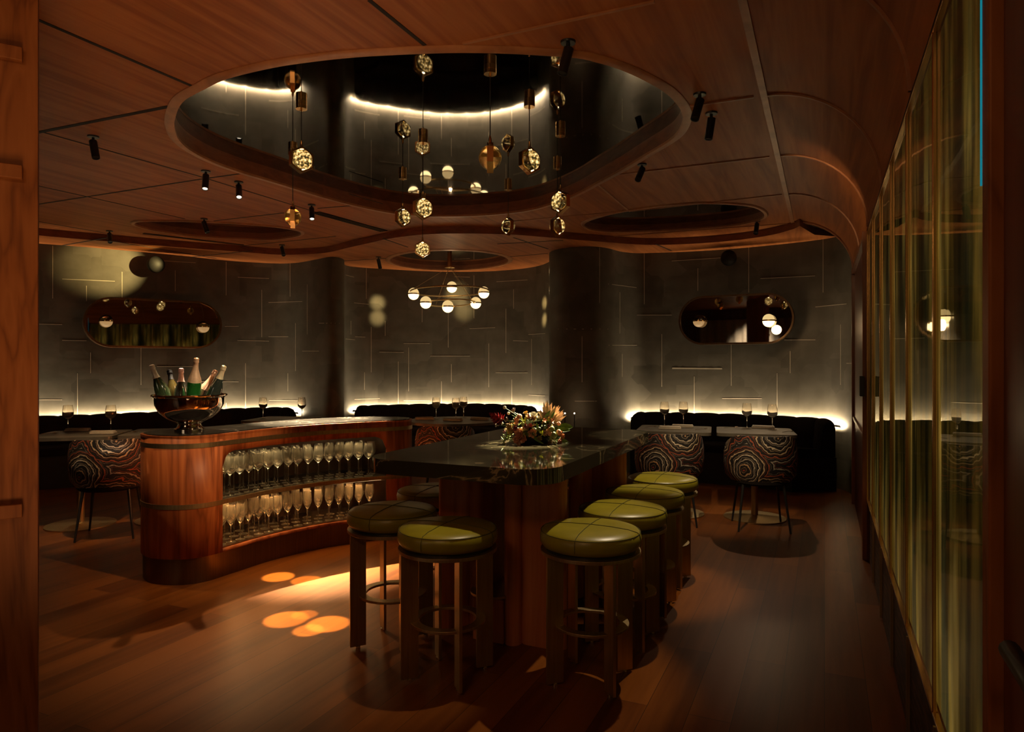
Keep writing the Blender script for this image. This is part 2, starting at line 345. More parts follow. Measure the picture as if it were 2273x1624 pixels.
# ------------------------------------------------------------------ mesh builder
class MB:
    def __init__(s): s.v = []; s.f = []; s.mi = []; s.uv = None
    def add(s, vs, fs, mi=0):
        o = len(s.v); s.v += [tuple(v) for v in vs]; s.f += [tuple(i + o for i in f) for f in fs]; s.mi += [mi] * len(fs); return s
    def box(s, cx, cy, cz, sx, sy, sz, rz=0.0, mi=0, M=None):
        vs = []
        for dz in (-.5, .5):
            for dx, dy in ((-.5, -.5), (.5, -.5), (.5, .5), (-.5, .5)):
                x, y = dx * sx, dy * sy
                vs.append(Vector((cx + x * math.cos(rz) - y * math.sin(rz), cy + x * math.sin(rz) + y * math.cos(rz), cz + dz * sz)))
        if M: vs = [M @ v for v in vs]
        return s.add(vs, [(0, 3, 2, 1), (4, 5, 6, 7), (0, 1, 5, 4), (1, 2, 6, 5), (2, 3, 7, 6), (3, 0, 4, 7)], mi)
    def lathe(s, prof, n=32, M=None, mi=0, close=False):
        """prof: list of (r, z); revolved about z"""
        vs = []; fs = []; k = len(prof)
        for i in range(n):
            a = 2 * PI * i / n
            for r, z in prof: vs.append(Vector((r * math.cos(a), r * math.sin(a), z)))
        for i in range(n):
            j = (i + 1) % n
            for q in range(k - 1 + (1 if close else 0)):
                q2 = (q + 1) % k
                fs.append((i * k + q, j * k + q, j * k + q2, i * k + q2))
        if M: vs = [M @ v for v in vs]
        if not close:
            if prof[0][0] > 1e-5: fs.append(tuple(i * k for i in range(n))[::-1])
            if prof[-1][0] > 1e-5: fs.append(tuple(i * k + k - 1 for i in range(n)))
        return s.add(vs, fs, mi)
    def open_lathe(s, prof, n=32, M=None, mi=0):
        vs = []; fs = []; k = len(prof)
        for i in range(n):
            a = 2 * PI * i / n
            for r, z in prof: vs.append(Vector((r * math.cos(a), r * math.sin(a), z)))
        for i in range(n):
            j = (i + 1) % n
            for q in range(k - 1): fs.append((i * k + q, j * k + q, j * k + q + 1, i * k + q + 1))
        if M: vs = [M @ v for v in vs]
        return s.add(vs, fs, mi)
    def tube(s, pts, r, n=8, mi=0, closed=False):
        pts = [Vector(p) for p in pts]; m = len(pts)
        rs = r if isinstance(r, (list, tuple)) else [r] * m
        vs = []; fs = []
        up = Vector((0, 0, 1)); prev = None
        for i, p in enumerate(pts):
            if closed: t = pts[(i + 1) % m] - pts[i - 1]
            else: t = pts[min(i + 1, m - 1)] - pts[max(i - 1, 0)]
            t.normalize()
            if prev is None:
                a = t.cross(up)
                if a.length < 1e-3: a = t.cross(Vector((1, 0, 0)))
            else:
                a = prev - t * prev.dot(t)
                if a.length < 1e-6: a = t.cross(Vector((0.3, 0.5, 0.8)))
            a.normalize(); prev = a; b = t.cross(a)
            for k in range(n):
                w = 2 * PI * k / n
                vs.append(p + (a * math.cos(w) + b * math.sin(w)) * rs[i])
        for i in range(m if closed else m - 1):
            j = (i + 1) % m
            for k in range(n):
                k2 = (k + 1) % n
                fs.append((i * n + k, i * n + k2, j * n + k2, j * n + k))
        if not closed:
            fs.append(tuple(range(n))[::-1]); fs.append(tuple((m - 1) * n + k for k in range(n)))
        return s.add(vs, fs, mi)
    def sphere(s, c, r, nu=24, nv=14, mi=0, sc=(1, 1, 1), M=None):
        vs = []; fs = []; c = Vector(c)
        for j in range(nv + 1):
            th = PI * j / nv
            for i in range(nu):
                a = 2 * PI * i / nu
                v = Vector((r * sc[0] * math.sin(th) * math.cos(a), r * sc[1] * math.sin(th) * math.sin(a), r * sc[2] * math.cos(th)))
                vs.append((M @ v if M else v) + c)
        for j in range(nv):
            for i in range(nu):
                i2 = (i + 1) % nu
                fs.append((j * nu + i, (j + 1) * nu + i, (j + 1) * nu + i2, j * nu + i2))
        return s.add(vs, fs, mi)
    def plate(s, outer, holes, z0, z1, mi=0, side_mi=None):
        """level slab between z0 and z1 with holes (2D point lists)"""
        loops = [[Vector((p[0], p[1], 0)) for p in outer]] + [[Vector((p[0], p[1], 0)) for p in h] for h in holes]
        tris = tessellate_polygon(loops)
        flat = [p for l in loops for p in l]
        n = len(flat)
        fs = []
        for t in tris:
            a, b, c = (flat[i] for i in t)
            ccw = (b - a).cross(c - a).z > 0
            t = tuple(t) if ccw else tuple(t)[::-1]
            fs.append(tuple(i + n for i in t)); fs.append(t[::-1])
        s.add([(p.x, p.y, z0) for p in flat] + [(p.x, p.y, z1) for p in flat], fs, mi)
        base = 0; vs = [(p.x, p.y, z0) for p in flat] + [(p.x, p.y, z1) for p in flat]
        sf = []
        for l in loops:
            k = len(l)
            for i in range(k):
                j = (i + 1) % k
                sf.append((base + i, base + j, base + j + n, base + i + n))
            base += k
        s.add(vs, sf, mi if side_mi is None else side_mi)
        return s
    def ribbon(s, loop, prof, closed=True, mi=0):
        """sweep prof [(offset outward, z)] closed section round a level 2D path"""
        m = len(loop); k = len(prof); vs = []; fs = []
        for i in range(m):
            p = Vector(loop[i][:2])
            a = Vector(loop[i - 1][:2]) if (closed or i > 0) else p
            b = Vector(loop[(i + 1) % m][:2]) if (closed or i < m - 1) else p
            t = (b - a).normalized(); nrm = Vector((t.y, -t.x))
            for o, z in prof: q = p + nrm * o; vs.append((q.x, q.y, z))
        for i in range(m if closed else m - 1):
            j = (i + 1) % m
            for q in range(k):
                q2 = (q + 1) % k
                fs.append((i * k + q, j * k + q, j * k + q2, i * k + q2))
        if not closed:
            fs.append(tuple(range(k))[::-1]); fs.append(tuple((m - 1) * k + q for q in range(k)))
        return s.add(vs, fs, mi)

def obj(name, mb, mats, parent=None, smooth=True, bevel=0, loc=None, ang=35, solid=0, sub=0):
    me = bpy.data.meshes.new(name); me.from_pydata(mb.v, [], mb.f)
    if not isinstance(mats, (list, tuple)): mats = [mats]
    for m in mats: me.materials.append(m)
    if len(mats) > 1: me.polygons.foreach_set('material_index', mb.mi)
    me.update()
    if smooth:
        me.polygons.foreach_set('use_smooth', [True] * len(me.polygons))
        me.set_sharp_from_angle(angle=math.radians(ang))
    if mb.uv:
        l = me.uv_layers.new(name='UVMap')
        for lp in me.loops: l.data[lp.index].uv = mb.uv[lp.vertex_index]
    o = bpy.data.objects.new(name, me); COL.objects.link(o)
    if parent: o.parent = parent
    if loc is not None: o.location = loc
    if solid:
        md = o.modifiers.new('solid', 'SOLIDIFY'); md.thickness = solid; md.offset = -1
    if bevel:
        md = o.modifiers.new('bevel', 'BEVEL'); md.width = bevel; md.segments = 2; md.limit_method = 'ANGLE'
    if sub:
        md = o.modifiers.new('sub', 'SUBSURF'); md.levels = sub; md.render_levels = sub
    return o
def thing(name, label, cat, loc=(0, 0, 0), rz=0.0, group=None):
    o = bpy.data.objects.new(name, None); COL.objects.link(o)
    o.empty_display_size = 0.1; o.location = loc; o.rotation_euler = (0, 0, rz)
    tag(o, label, cat, group); return o
def tag(o, label, cat, group=None):
    o['label'] = label; o['category'] = cat
    if group: o['group'] = group
    return o
def struct(name, mb, mats, **kw):
    o = obj(name, mb, mats, **kw); o['kind'] = 'structure'; return o
def kids(o): return [c for c in list(COL.objects) if c.parent == o]
def dup(root, loc, rz=0.0, label=None, group=None, scale=None):
    allo = list(COL.objects)
    r = root.copy(); COL.objects.link(r); r.location = loc; r.rotation_euler = (0, 0, rz)
    if label: r['label'] = label
    if group: r['group'] = group
    if scale: r.scale = (scale,) * 3
    def rec(src, dst):
        for ch in allo:
            if ch.parent == src:
                c = ch.copy(); COL.objects.link(c); c.parent = dst; rec(ch, c)
    rec(root, r); return r

def catmull(pts, n=6, closed=True):
    pts = [Vector((p[0], p[1])) for p in pts]; m = len(pts); out = []
    for i in range(m if closed else m - 1):
        g = lambda k: pts[k % m] if closed else pts[max(0, min(m - 1, k))]
        p0, p1, p2, p3 = g(i - 1), g(i), g(i + 1), g(i + 2)
        for k in range(n):
            t = k / n
            out.append(0.5 * ((2 * p1) + (p2 - p0) * t + (2 * p0 - 5 * p1 + 4 * p2 - p3) * t * t + (3 * p1 - p0 - 3 * p2 + p3) * t ** 3))
    if not closed: out.append(pts[-1])
    return out
def ccw(loop):
    a = sum(loop[i][0] * loop[(i + 1) % len(loop)][1] - loop[(i + 1) % len(loop)][0] * loop[i][1] for i in range(len(loop)))
    return loop if a > 0 else loop[::-1]

# ------------------------------------------------------------------ floor
fl = MB(); fl.box(-6.0, 4.6, -0.05, 15.0, 14.0, 0.1)
struct('floor', fl, M_floor, smooth=False)

# ------------------------------------------------------------------ ceiling
HC = 1.5; ZC = EYE + HC          # main ceiling 2.90
HS = 1.42; ZS = EYE + HS         # lower rear soffit 2.82
big = [(384,261),(401,221),(451,191),(501,168),(602,143),(702,128),(802,118),(938,111),(1030,109),(1130,111),(1200,115),(1281,121),(1331,132),(1381,148),(1432,171),(1482,201),(1512,234),(1519,262),(1507,292),(1482,314),(1432,344),(1381,375),(1331,402),(1281,429),(1230,449),(1165,466),(1065,476),(966,478),(899,474),(833,464),(733,440),(602,400),(541,382),(476,359),(426,334),(396,309),(385,285)]
lft = [(296,494),(321,489),(426,490),(527,495),(602,501),(657,509),(670,516),(657,523),(602,530),(527,528),(426,521),(351,511),(311,502)]
rgt = [(1296,498),(1306,488),(1356,473),(1432,460),(1532,450),(1608,450),(1673,457),(1698,472),(1688,485),(1633,498),(1557,505),(1482,510),(1381,513),(1316,509)]
def loopC(pxs, h): return ccw(catmull([P(x, y, h)[:2] for x, y in pxs], 5))
LB, LL, LR = loopC(big, HC), loopC(lft, HC), loopC(rgt, HC)
cen = [(997 + 133 * math.cos(a), 576 + 22 * math.sin(a)) for a in [2 * PI * k / 20 for k in range(20)]]
LCc = loopC(cen, HS)
XS = -0.307; XW = 0.273; ZW = 2.34
cl = MB()
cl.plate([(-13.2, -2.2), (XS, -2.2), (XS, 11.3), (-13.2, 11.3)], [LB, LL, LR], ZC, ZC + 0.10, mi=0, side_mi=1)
# seams cut in the veneer (dark shadow gaps) and raised beads on the right
def strip(a, b, w, mi, z, d=0.004):
    a, b = Vector(a[:2]), Vector(b[:2]); c = (a + b) / 2; L = (b - a).length
    cl.box(c.x, c.y, z - d / 2, L, w, d, math.atan2(b.y - a.y, b.x - a.x), mi)
for (x0, y0, x1, y1, w) in [(30,20,425,190,.022),(-60,322,375,236,.03),(60,283,436,389,.014),(436,389,700,470,.014),(40,402,210,440,.016),(210,440,410,485,.014),
        (60,457,441,398,.018),(441,398,541,384,.018),(475,490,630,472,.018),(705,462,795,455,.02),(820,0,943,100,.02),(60,487,200,511,.02),
        (200,511,250,520,.02),(540,545,640,535,.02),(640,535,745,524,.02),(775,430,850,452,.01)]:
    strip(P(x0, y0, HC), P(x1, y1, HC), w, 2, ZC, 0.0025)
ys_seam = []
for (x0, y0, x1, y1) in [(1028,95,1452,2),(1532,234,1673,214),(1366,387,1708,347),(1396,468,1736,431),(1326,407,1396,467),(1140,490,1396,467),(1331,526,1748,495)]:
    strip(P(x0, y0, HC), P(x1, y1, HC), 0.016, 3, ZC, 0.008)
strip((XS, -2.0), (XS, 8.0), 0.035, 3, ZC, 0.012)
ceiling = struct('ceiling', cl, [M_ceil, M_fascia_shade, M_seam, M_trim], smooth=False)

def rim(name, loop, z, w=0.045, d=0.014, up=0.115):
    r = MB(); r.ribbon(loop, [(-0.001, z + 0.004), (-0.010, z + 0.004), (-0.010, z - d), (w * 0.6, z - d), (w, z - d * 0.3), (w, z + 0.002), (-0.001, z + 0.002)])
    return r
def oculus(k, loop, z, rec, **kw):
    struct('trim_%d' % k, rim('t', loop, z, up=rec + 0.015, **kw), M_trim)
oculus(1, LB, ZC, 0.10); oculus(2, LL, ZC, 0.07, w=0.03); oculus(3, LR, ZC, 0.07, w=0.03); oculus(4, LCc, ZS, 0.06, w=0.05)
def grow(loop, d):
    out = []; m = len(loop)
    for i in range(m):
        t = (loop[(i + 1) % m] - loop[i - 1]).normalized(); out.append(loop[i] + Vector((t.y, -t.x)) * d)
    return out
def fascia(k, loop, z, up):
    r = MB(); r.ribbon(loop, [(0.0, z), (0.0, z + up), (-0.008, z + up), (-0.008, z)]); struct('trim_%d' % k, r, M_fascia_shade)
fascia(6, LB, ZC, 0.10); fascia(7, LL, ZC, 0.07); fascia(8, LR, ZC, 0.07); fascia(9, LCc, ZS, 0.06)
for nm, loop, z, lab in (('ceiling_mirror', LB, ZC + 0.10, 'large smoked mirror set inside the biggest ceiling oval above the pendants'),
                    ('ceiling_mirror', LL, ZC + 0.07, 'smoked mirror inside the left oval ceiling recess'),
                    ('ceiling_mirror', LR, ZC + 0.07, 'smoked mirror inside the right oval ceiling recess'),
                    ('ceiling_mirror', LCc, ZS + 0.06, 'smoked mirror inside the small round recess above the chandelier')):
    mm = MB(); mm.plate(grow(loop, 0.02), [], z, z + 0.012); tag(obj(nm, mm, M_cmir, smooth=False), lab, 'mirror')

# lower rear soffit
band = [(-80,503),(85,522),(245,536),(400,549),(526,558),(619,565),(696,563),(733,559),(775,549),(816,540),(866,529),(932,521),(999,518),(1099,519),(1160,522),(1232,528),(1331,536),(1432,543),(1532,541),(1633,533),(1708,522),(1758,509),(1775,501)]
bl = catmull([P(x, y, HS)[:2] for x, y in band], 5, closed=False)
sf = MB()
outer = [Vector((-13.1, bl[0].y - 2.4))] + bl + [Vector((-0.10, 8.25)), Vector((0.25, 8.6)), Vector((0.25, 11.2)), Vector((-13.1, 11.2))]
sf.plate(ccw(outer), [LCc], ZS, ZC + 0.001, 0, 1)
def strip2(x0, y0, x1, y1, w=0.02, mi=2):
    a, b = P(x0, y0, HS), P(x1, y1, HS); c = (a + b) / 2
    sf.box(c.x, c.y, ZS - 0.0015, (b - a).length, w, 0.003, math.atan2(b.y - a.y, b.x - a.x), mi)
for q in [(140,544,245,526),(245,534,480,573),(425,570,560,556),(760,579,860,573),(850,529,905,548),(1125,570,1216,562),(1140,527,1216,552),(1104,541,1250,533),(1455,541,1490,556)]:
    strip2(*q)
struct('ceiling_soffit', sf, [M_ceil, M_fascia_shade, M_seam], smooth=False)['kind'] = 'structure'

# cove on the right
cv = MB(); prof = []
for k in range(15):
    a = PI / 2 * k / 14
    prof.append((XS + (XW - XS) * math.sin(a), ZW + (ZC - ZW) * math.cos(a)))
Y0, Y1 = -0.4, 7.80
vs = []; fs = []
for y in (Y0, Y1):
    for x, z in prof: vs.append((x, y, z))
for x, z in prof: vs.append((x + 0.03 , Y1, z + 0.03))
k = len(prof)
for q in range(k - 1):
    fs.append((q, q + 1, k + q + 1, k + q)); fs.append((k + q, k + q + 1, 2 * k + q + 1, 2 * k + q))
cv.add(vs, fs)
def arcbead(y, w=0.016, d=0.010, mi=1):
    pp = [(x - d * math.sin(PI / 2 * i / 14), z - d * math.cos(PI / 2 * i / 14)) for i, (x, z) in enumerate(prof)]
    v = []; f = []
    for i in range(k):
        v += [(prof[i][0], y - w / 2, prof[i][1]), (pp[i][0], y - w / 2, pp[i][1]), (pp[i][0], y + w / 2, pp[i][1]), (prof[i][0], y + w / 2, prof[i][1])]
    for i in range(k - 1):
        for q in range(3): f.append((i * 4 + q, i * 4 + q + 1, i * 4 + 5 + q, i * 4 + 4 + q))
    cv.add(v, f, mi)
for (px, py) in [(1600, -60), (1673, 214), (1708, 347), (1736, 431), (1750, 495)]:
    arcbead(P(px, py, HC).y)
arcbead(Y1 - 0.01, 0.03, 0.015)
struct('ceiling_cove', cv, [M_ceil, M_trim], ang=60)

# ------------------------------------------------------------------ scalloped rear wall
wp = [(-700,6.6),(-400,6.9),(-200,7.3),(-60,7.7),(60,8.03),(200,8.37),(300,8.67),(400,9.0),(500,9.43),(600,9.69),(655,9.66),(700,9.35),(730,9.12),(752,9.16),(764,9.40),
      (763,9.75),(775,9.98),(810,10.15),(860,10.3),(930,10.5),(1000,10.6),(1080,10.55),(1150,10.3),(1196,9.95),(1221,9.5),(1228,9.15),(1219,8.85),(1228,8.6),(1252,8.42),(1290,8.32),(1325,8.32),(1352,8.45),
      (1378,8.68),(1410,8.80),(1450,8.78),(1530,8.68),(1630,8.46),(1720,8.19),(1800,7.92),(1850,7.70),(1884,7.42),(1899,7.02)]
W = catmull([C2R((x - CX) / FPX * z, z)[:2] for x, z in wp], 6, closed=False)
arc = [0.0]
for i in range(1, len(W)): arc.append(arc[-1] + (W[i] - W[i - 1]).length)
def wall_hit(px):
    d = C2R((px - CX) / FPX, 1.0); dx, dy = d.x, d.y; best = None
    for i in range(len(W) - 1):
        a, b = W[i], W[i + 1]; ex, ey = b.x - a.x, b.y - a.y
        den = dx * ey - dy * ex
        if abs(den) < 1e-9: continue
        t = (a.x * ey - a.y * ex) / den; u = (a.x * dy - a.y * dx) / den
        if t > 0 and -1e-6 <= u <= 1 + 1e-6 and (best is None or t < best[0]):
            best = (t, arc[i] + u * (b - a).length, i)
    return best  # depth, arc length, seg
def W_at(s):
    for i in range(len(W) - 1):
        if arc[i + 1] >= s or i == len(W) - 2:
            u = (s - arc[i]) / (arc[i + 1] - arc[i]); a, b = W[max(i - 1, 0)], W[min(i + 2, len(W) - 1)]
            t = (b - a).normalized(); return W[i].lerp(W[i + 1], u), Vector((t.y, -t.x))   # point, normal into the room
wm = MB(); n = len(W); Z_TOP = ZC + 0.05
v = []; uv = []; zr = [0, 0.6, 1.2, 1.8, 2.4, Z_TOP]
for i in range(n):
    for z in zr: v.append((W[i].x, W[i].y, z)); uv.append((arc[i], z))
f = []
for i in range(n - 1):
    for q in range(len(zr) - 1): a = i * len(zr) + q; f.append((a, a + len(zr), a + len(zr) + 1, a + 1))
wm.add(v, f); 
def line_on_wall(x0, y0, x1, y1, w=0.007):
    vert = abs(x1 - x0) < 4
    m = 2 if vert else 7
    pts = []
    for k in range(m):
        u = k / (m - 1); px = x0 + (x1 - x0) * u; py = y0 + (y1 - y0) * u
        h = wall_hit(px)
        if h is None: return
        pp, nn = W_at(h[1]); pts.append((pp, nn, EYE + (HY - py) * h[0] / FPX))
    d = 0.0012
    vs = []; fs = []
    for (pp, nn, z) in pts:
        t = Vector((-nn.y, nn.x))
        if vert: offs = [(-w / 2, 0, 0), (-w / 2, d, 0), (w / 2, d, 0), (w / 2, 0, 0)]
        else: offs = [(0, 0, -w / 2), (0, d, -w / 2), (0, d, w / 2), (0, 0, w / 2)]
        for (a, b_, c) in offs:
            q = pp + t * a + nn * b_; vs.append((q.x, q.y, z + c))
    for i in range(len(pts) - 1):
        for q in range(3): fs.append((i * 4 + q, i * 4 + q + 1, i * 4 + 5 + q, i * 4 + 4 + q))
    fs.append((0, 1, 2, 3)); b0 = (len(pts) - 1) * 4; fs.append((b0 + 3, b0 + 2, b0 + 1, b0))
    wm.add(vs, fs, 1)
VL = [(117,545,662),(192,634,668),(271,603,668),(172,828,925),(201,782,828),(313,771,854),(389,600,646),(502,581,655),(581,643,748),(644,582,658),(682,631,742),(656,717,823),(545,806,911),(639,828,868),(502,894,912),
      (813,595,663),(937,682,715),(995,694,771),(1052,611,706),(1140,642,685),(1123,685,783),(1085,762,859),(779,712,742),(824,725,826),(855,712,745),(907,771,868),(884,802,901),(1002,808,848),(980,846,900),(1180,752,854),(1136,842,902),(809,826,865),
      (1331,549,672),(1376,648,740),(1381,785,836),(1430,558,675),(1292,746,848),(1469,741,858),(1549,595,645),(1662,546,649),(1623,763,856),(1541,835,914),(1725,828,912),(1754,779,828),(1827,529,649),(1866,720,854)]
HL = [(138,619,255,624),(351,578,434,583),(528,615,597,618),(596,671,671,669),(86,719,138,720),(138,755,192,756),(499,724,530,724),(527,755,597,757),(596,747,640,747),(671,779,708,779),(708,717,762,717),(348,813,428,813),(446,846,530,847),(86,887,138,887),(257,914,331,912),(597,888,673,889),
      (767,610,786,615),(786,672,818,675),(767,752,788,754),(788,747,811,748),(896,762,954,762),(842,781,896,782),(1042,729,1099,727),(1102,625,1171,621),(955,790,1043,790),(1100,827,1172,827),(1139,756,1172,757),(1173,742,1210,740),(1173,876,1210,878),(787,886,843,884),(896,889,954,889),(1008,614,1043,615),
      (1350,630,1413,638),(1351,766,1414,766),(1239,730,1350,730),(1276,890,1325,890),(1491,579,1601,572),(1414,699,1491,699),(1688,618,1809,612),(1810,681,1879,674),(1741,754,1810,754),(1603,884,1691,884),(1879,806,1892,806)]
for x, a, b in VL: line_on_wall(x, a, x, b)
for q in HL: line_on_wall(*q)
line_on_wall(1492, 817, 1603, 818, 0.018)
wm.uv = uv + [(0.3, 0.3)] * (len(wm.v) - len(uv))
wall = struct('wall_rear', wm, [M_wall, M_line], ang=50)
# dark wall beyond the left edge of the picture, out of the lens but seen in the mirrors
lw = MB(); lw.box(-13.0, 3.0, 1.45, 0.1, 12.0, 2.95); struct('wall_left', lw, M_darkjamb, smooth=False)
bw = MB(); bw.box(-7.6, -2.2, 1.45, 10.0, 0.1, 2.95); struct('wall_front', bw, M_darkjamb, smooth=False)

# ------------------------------------------------------------------ banquettes with the light strip behind
def banquette(px0, px1, label, shelf_label, s0=None, s1=None, top=0.79):
    a = wall_hit(px0)[1] if s0 is None else s0
    b = wall_hit(px1)[1] if s1 is None else s1
    nseg = max(8, int((b - a) / 0.30)); per = 10; M_ = nseg * per
    root = thing('banquette', label, 'bench', (*W_at((a + b) / 2)[0], 0.0))
    o0 = Vector(root.location)
    def sweep(profile_fn, name, m, endcap=True):
        vs = []; fs = []; kk = None
        for i in range(M_ + 1):
            s = a + (b - a) * i / M_; pp, nn = W_at(s)
            prof = profile_fn(i); kk = len(prof)
            for o, z in prof: q = pp + nn * o; vs.append((q.x - o0.x, q.y - o0.y, z))
        for i in range(M_):
            for q in range(kk): q2 = (q + 1) % kk; fs.append((i * kk + q, (i + 1) * kk + q, (i + 1) * kk + q2, i * kk + q2))
        fs.append(tuple(range(kk))[::-1]); fs.append(tuple(M_ * kk + q for q in range(kk)))
        mb = MB(); mb.add(vs, fs); return obj(name, mb, m, root, ang=70)
    def end(i):
        e = min(i, M_ - i) / 7.0
        return 1.0 if e >= 1 else math.sqrt(max(0, 1 - (1 - e) ** 2))
    def back(i):
        bump = abs(math.sin(PI * i / per)) ** 0.5; e = end(i)
        t = top - 0.012 * (1 - bump) - 0.05 * (1 - e)
        f_ = 0.25 + 0.025 * bump
        return [(0.13, 0.38), (0.13, t - 0.04), (0.145, t - 0.012), (0.17, t), (0.215, t - 0.004), (f_ - 0.005, t - 0.04), (f_ + 0.01, 0.60), (f_ + 0.03, 0.38)]
    def seat(i): return [(0.13, 0.14), (0.13, 0.37), (0.60, 0.37), (0.72, 0.375 + 0), (0.745, 0.40), (0.75, 0.44), (0.73, 0.465), (0.66, 0.47), (0.28, 0.45), (0.28, 0.30), (0.70, 0.30), (0.70, 0.14)]
    sweep(back, 'backrest', M_velvet); 
    sweep(lambda i: [(0.14, 0.37), (0.14, 0.38), (0.29, 0.455), (0.70, 0.47), (0.735, 0.45), (0.74, 0.40), (0.72, 0.37)], 'seat', M_velvet)
    sweep(lambda i: [(0.12, 0.0), (0.12, 0.37), (0.66, 0.37), (0.66, 0.0)], 'plinth', M_black)
    # light strip fixed to the wall behind the backrest
    st = MB(); vs = []; fs = []
    for i in range(M_ + 1):
        s = a + 0.10 + (b - a - 0.20) * i / M_; pp, nn = W_at(s)
        for o, z in ((0.028, 0.690), (0.040, 0.690), (0.040, 0.716)): q = pp + nn * o; vs.append((q.x, q.y, z))
    mi = []
    for i in range(M_):
        for q in range(3): q2 = (q + 1) % 3; fs.append((i * 3 + q, (i + 1) * 3 + q, (i + 1) * 3 + q2, i * 3 + q2)); mi.append(1 if q == 2 else 0)
    fs.append((2, 1, 0)); fs.append(tuple(M_ * 3 + q for q in range(3))); mi += [0, 0]
    st.add(vs, fs); st.mi = mi; tag(obj('light_strip', st, [M_black, M_led], ang=30), shelf_label, 'light')
banquette(-350, 676, 'long black channelled banquette along the left curved wall, behind the console', 'hidden white light strip behind the left banquette washing the wall')
banquette(769, 1214, 'black curved banquette filling the middle alcove beneath the chandelier', 'hidden white light strip behind the middle alcove banquette')
banquette(1383, 1882, 'black curved banquette along the right wall under the oval mirror with starry lamp', 'hidden white light strip behind the right banquette')

# ------------------------------------------------------------------ right wall: display cabinets
ys = [1.52, 2.21, 2.90, 3.57, 4.23, 4.88, 5.46]
names = ['nearest glass display cabinet by the door post, gold glow inside', 'second glass display cabinet from the door post, gold and green inside',
         'third glass display cabinet from the door post along the right wall', 'fourth glass display cabinet from the door post along the right wall',
         'fifth glass display cabinet from the door post, narrow in view', 'farthest glass display cabinet, next to the dark wooden post']
SILL, CTOP = 0.43, 2.32
for i in range(6):
    a, b = ys[i], ys[i + 1]; L = b - a; mid = (a + b) / 2
    t = thing('display_cabinet', names[i], 'cabinet', (XW, mid, 0), 0, 'glass display cabinets along the right wall')
    m = MB()   # carcass
    m.box(0.055, 0, 1.36, 0.05, L - 0.004, 1.98)
    obj('carcass', m, M_frame, t, bevel=0.002)
    m = MB(); m.box(0.024, 0, 1.375, 0.008, L - 0.012, CTOP - SILL); obj('back_panel', m, M_streak, t)
    m = MB(); m.box(0.012, 0, 1.375, 0.006, L - 0.012, CTOP - SILL - 0.006); obj('glass_door', m, M_pane, t, smooth=False)
    m = MB()
    for y in (-L / 2 + 0.006, L / 2 - 0.006): m.box(0.004, y, 1.375, 0.009, 0.005, CTOP - SILL + 0.02)
    m.box(0.006, 0, SILL, 0.016, L - 0.012, 0.008); m.box(0.006, 0, CTOP, 0.016, L - 0.012, 0.008)
    obj('brass_frame', m, M_brass, t, bevel=0.001)
    m = MB(); m.box(0.16, 0, 0.19, 0.29, L - 0.004, 0.37); obj('base_panel', m, M_woven, t)
    m = MB(); m.box(0.008, -L / 2 + 0.006, 0.20, 0.012, 0.01, 0.38); obj('edge_strip', m, M_bronze, t)
# wall above and beyond the cabinets, toe line
rw = MB(); rw.box(XW + 0.45, 3.2, 1.45, 0.1, 10.0, 2.95)
rw.box(XW + 0.20, 6.72, 1.2, 0.40, 2.50, 2.40)
rw.box(XW + 0.03, 3.5, 2.385, 0.06, 7.9, 0.06)
struct('wall_right', rw, M_darkjamb, smooth=False)
ds = MB()
ds.box(XW - 0.012, 5.49, 1.17, 0.03, 0.05, 2.34); ds.box(XW - 0.012, 7.60, 1.17, 0.03, 0.05, 2.34); ds.box(XW - 0.012, 6.55, 2.31, 0.03, 2.1, 0.05)
ds.box(XW - 0.008, 6.55, 0.86, 0.02, 2.1, 0.03)
struct('trim_5', ds, M_frame, smooth=False, bevel=0.003)
m = MB(); m.box(XW - 0.035, 5.42, 1.24, 0.03, 0.04, 0.14); m.box(XW - 0.035, 5.34, 1.24, 0.03, 0.03, 0.14)
tag(obj('door_latch', m, M_black, bevel=0.004), 'small black latch on the dark post beyond the farthest glass cabinet', 'latch')

# near door posts
XJ = 0.262
t = thing('door_post', 'dark red wooden door post at the right edge of the picture', 'post', (XJ, 1.1, 0))
m = MB(); m.box(0.20, -0.03, 1.45, 0.36, 0.72, 2.90); obj('panel', m, M_darkjamb, t, bevel=0.003)
m = MB(); m.box(0.175, 0.365, 1.45, 0.35, 0.055, 2.90); obj('edge_board', m, M_jamb, t, bevel=0.004)
m = MB(); m.box(-0.001, 0.395, 2.30, 0.003, 0.003, 1.15); obj('cyan_edge_reflection', m, M_cyan, t)  # glowing strip stands in for a cyan reflection on the glass edge
m = MB(); m.tube([(-0.018, 0.10, 0.985), (-0.018, -0.55, 0.985)], 0.014, 12); m.box(-0.006, 0.05, 0.985, 0.02, 0.02, 0.02); obj('handrail', m, M_black, t)
E = C2R(-1.596, 2.3); dl = C2R(0.842, 0.54); dl.normalize(); ang = math.atan2(dl.y, dl.x)
t = thing('door_post', 'orange-brown panelled wooden door post at the left edge of the picture', 'post', (E.x, E.y, 0), ang)
m = MB(); m.box(-0.75, -0.035, 1.45, 1.50, 0.03, 2.90); obj('panel', m, M_jamb, t)
m = MB(); m.box(-0.016, -0.01, 1.45, 0.034, 0.07, 2.90); obj('edge_board', m, M_jamb, t, bevel=0.002)
for py in (130, 388, 1128):
    z = EYE + (HY - py) * 2.25 / FPX
    m = MB(); m.box(-0.74, -0.012 - 0.05, z, 1.40, 0.028, 0.045); obj('batten', m, M_jamb, t, bevel=0.003)

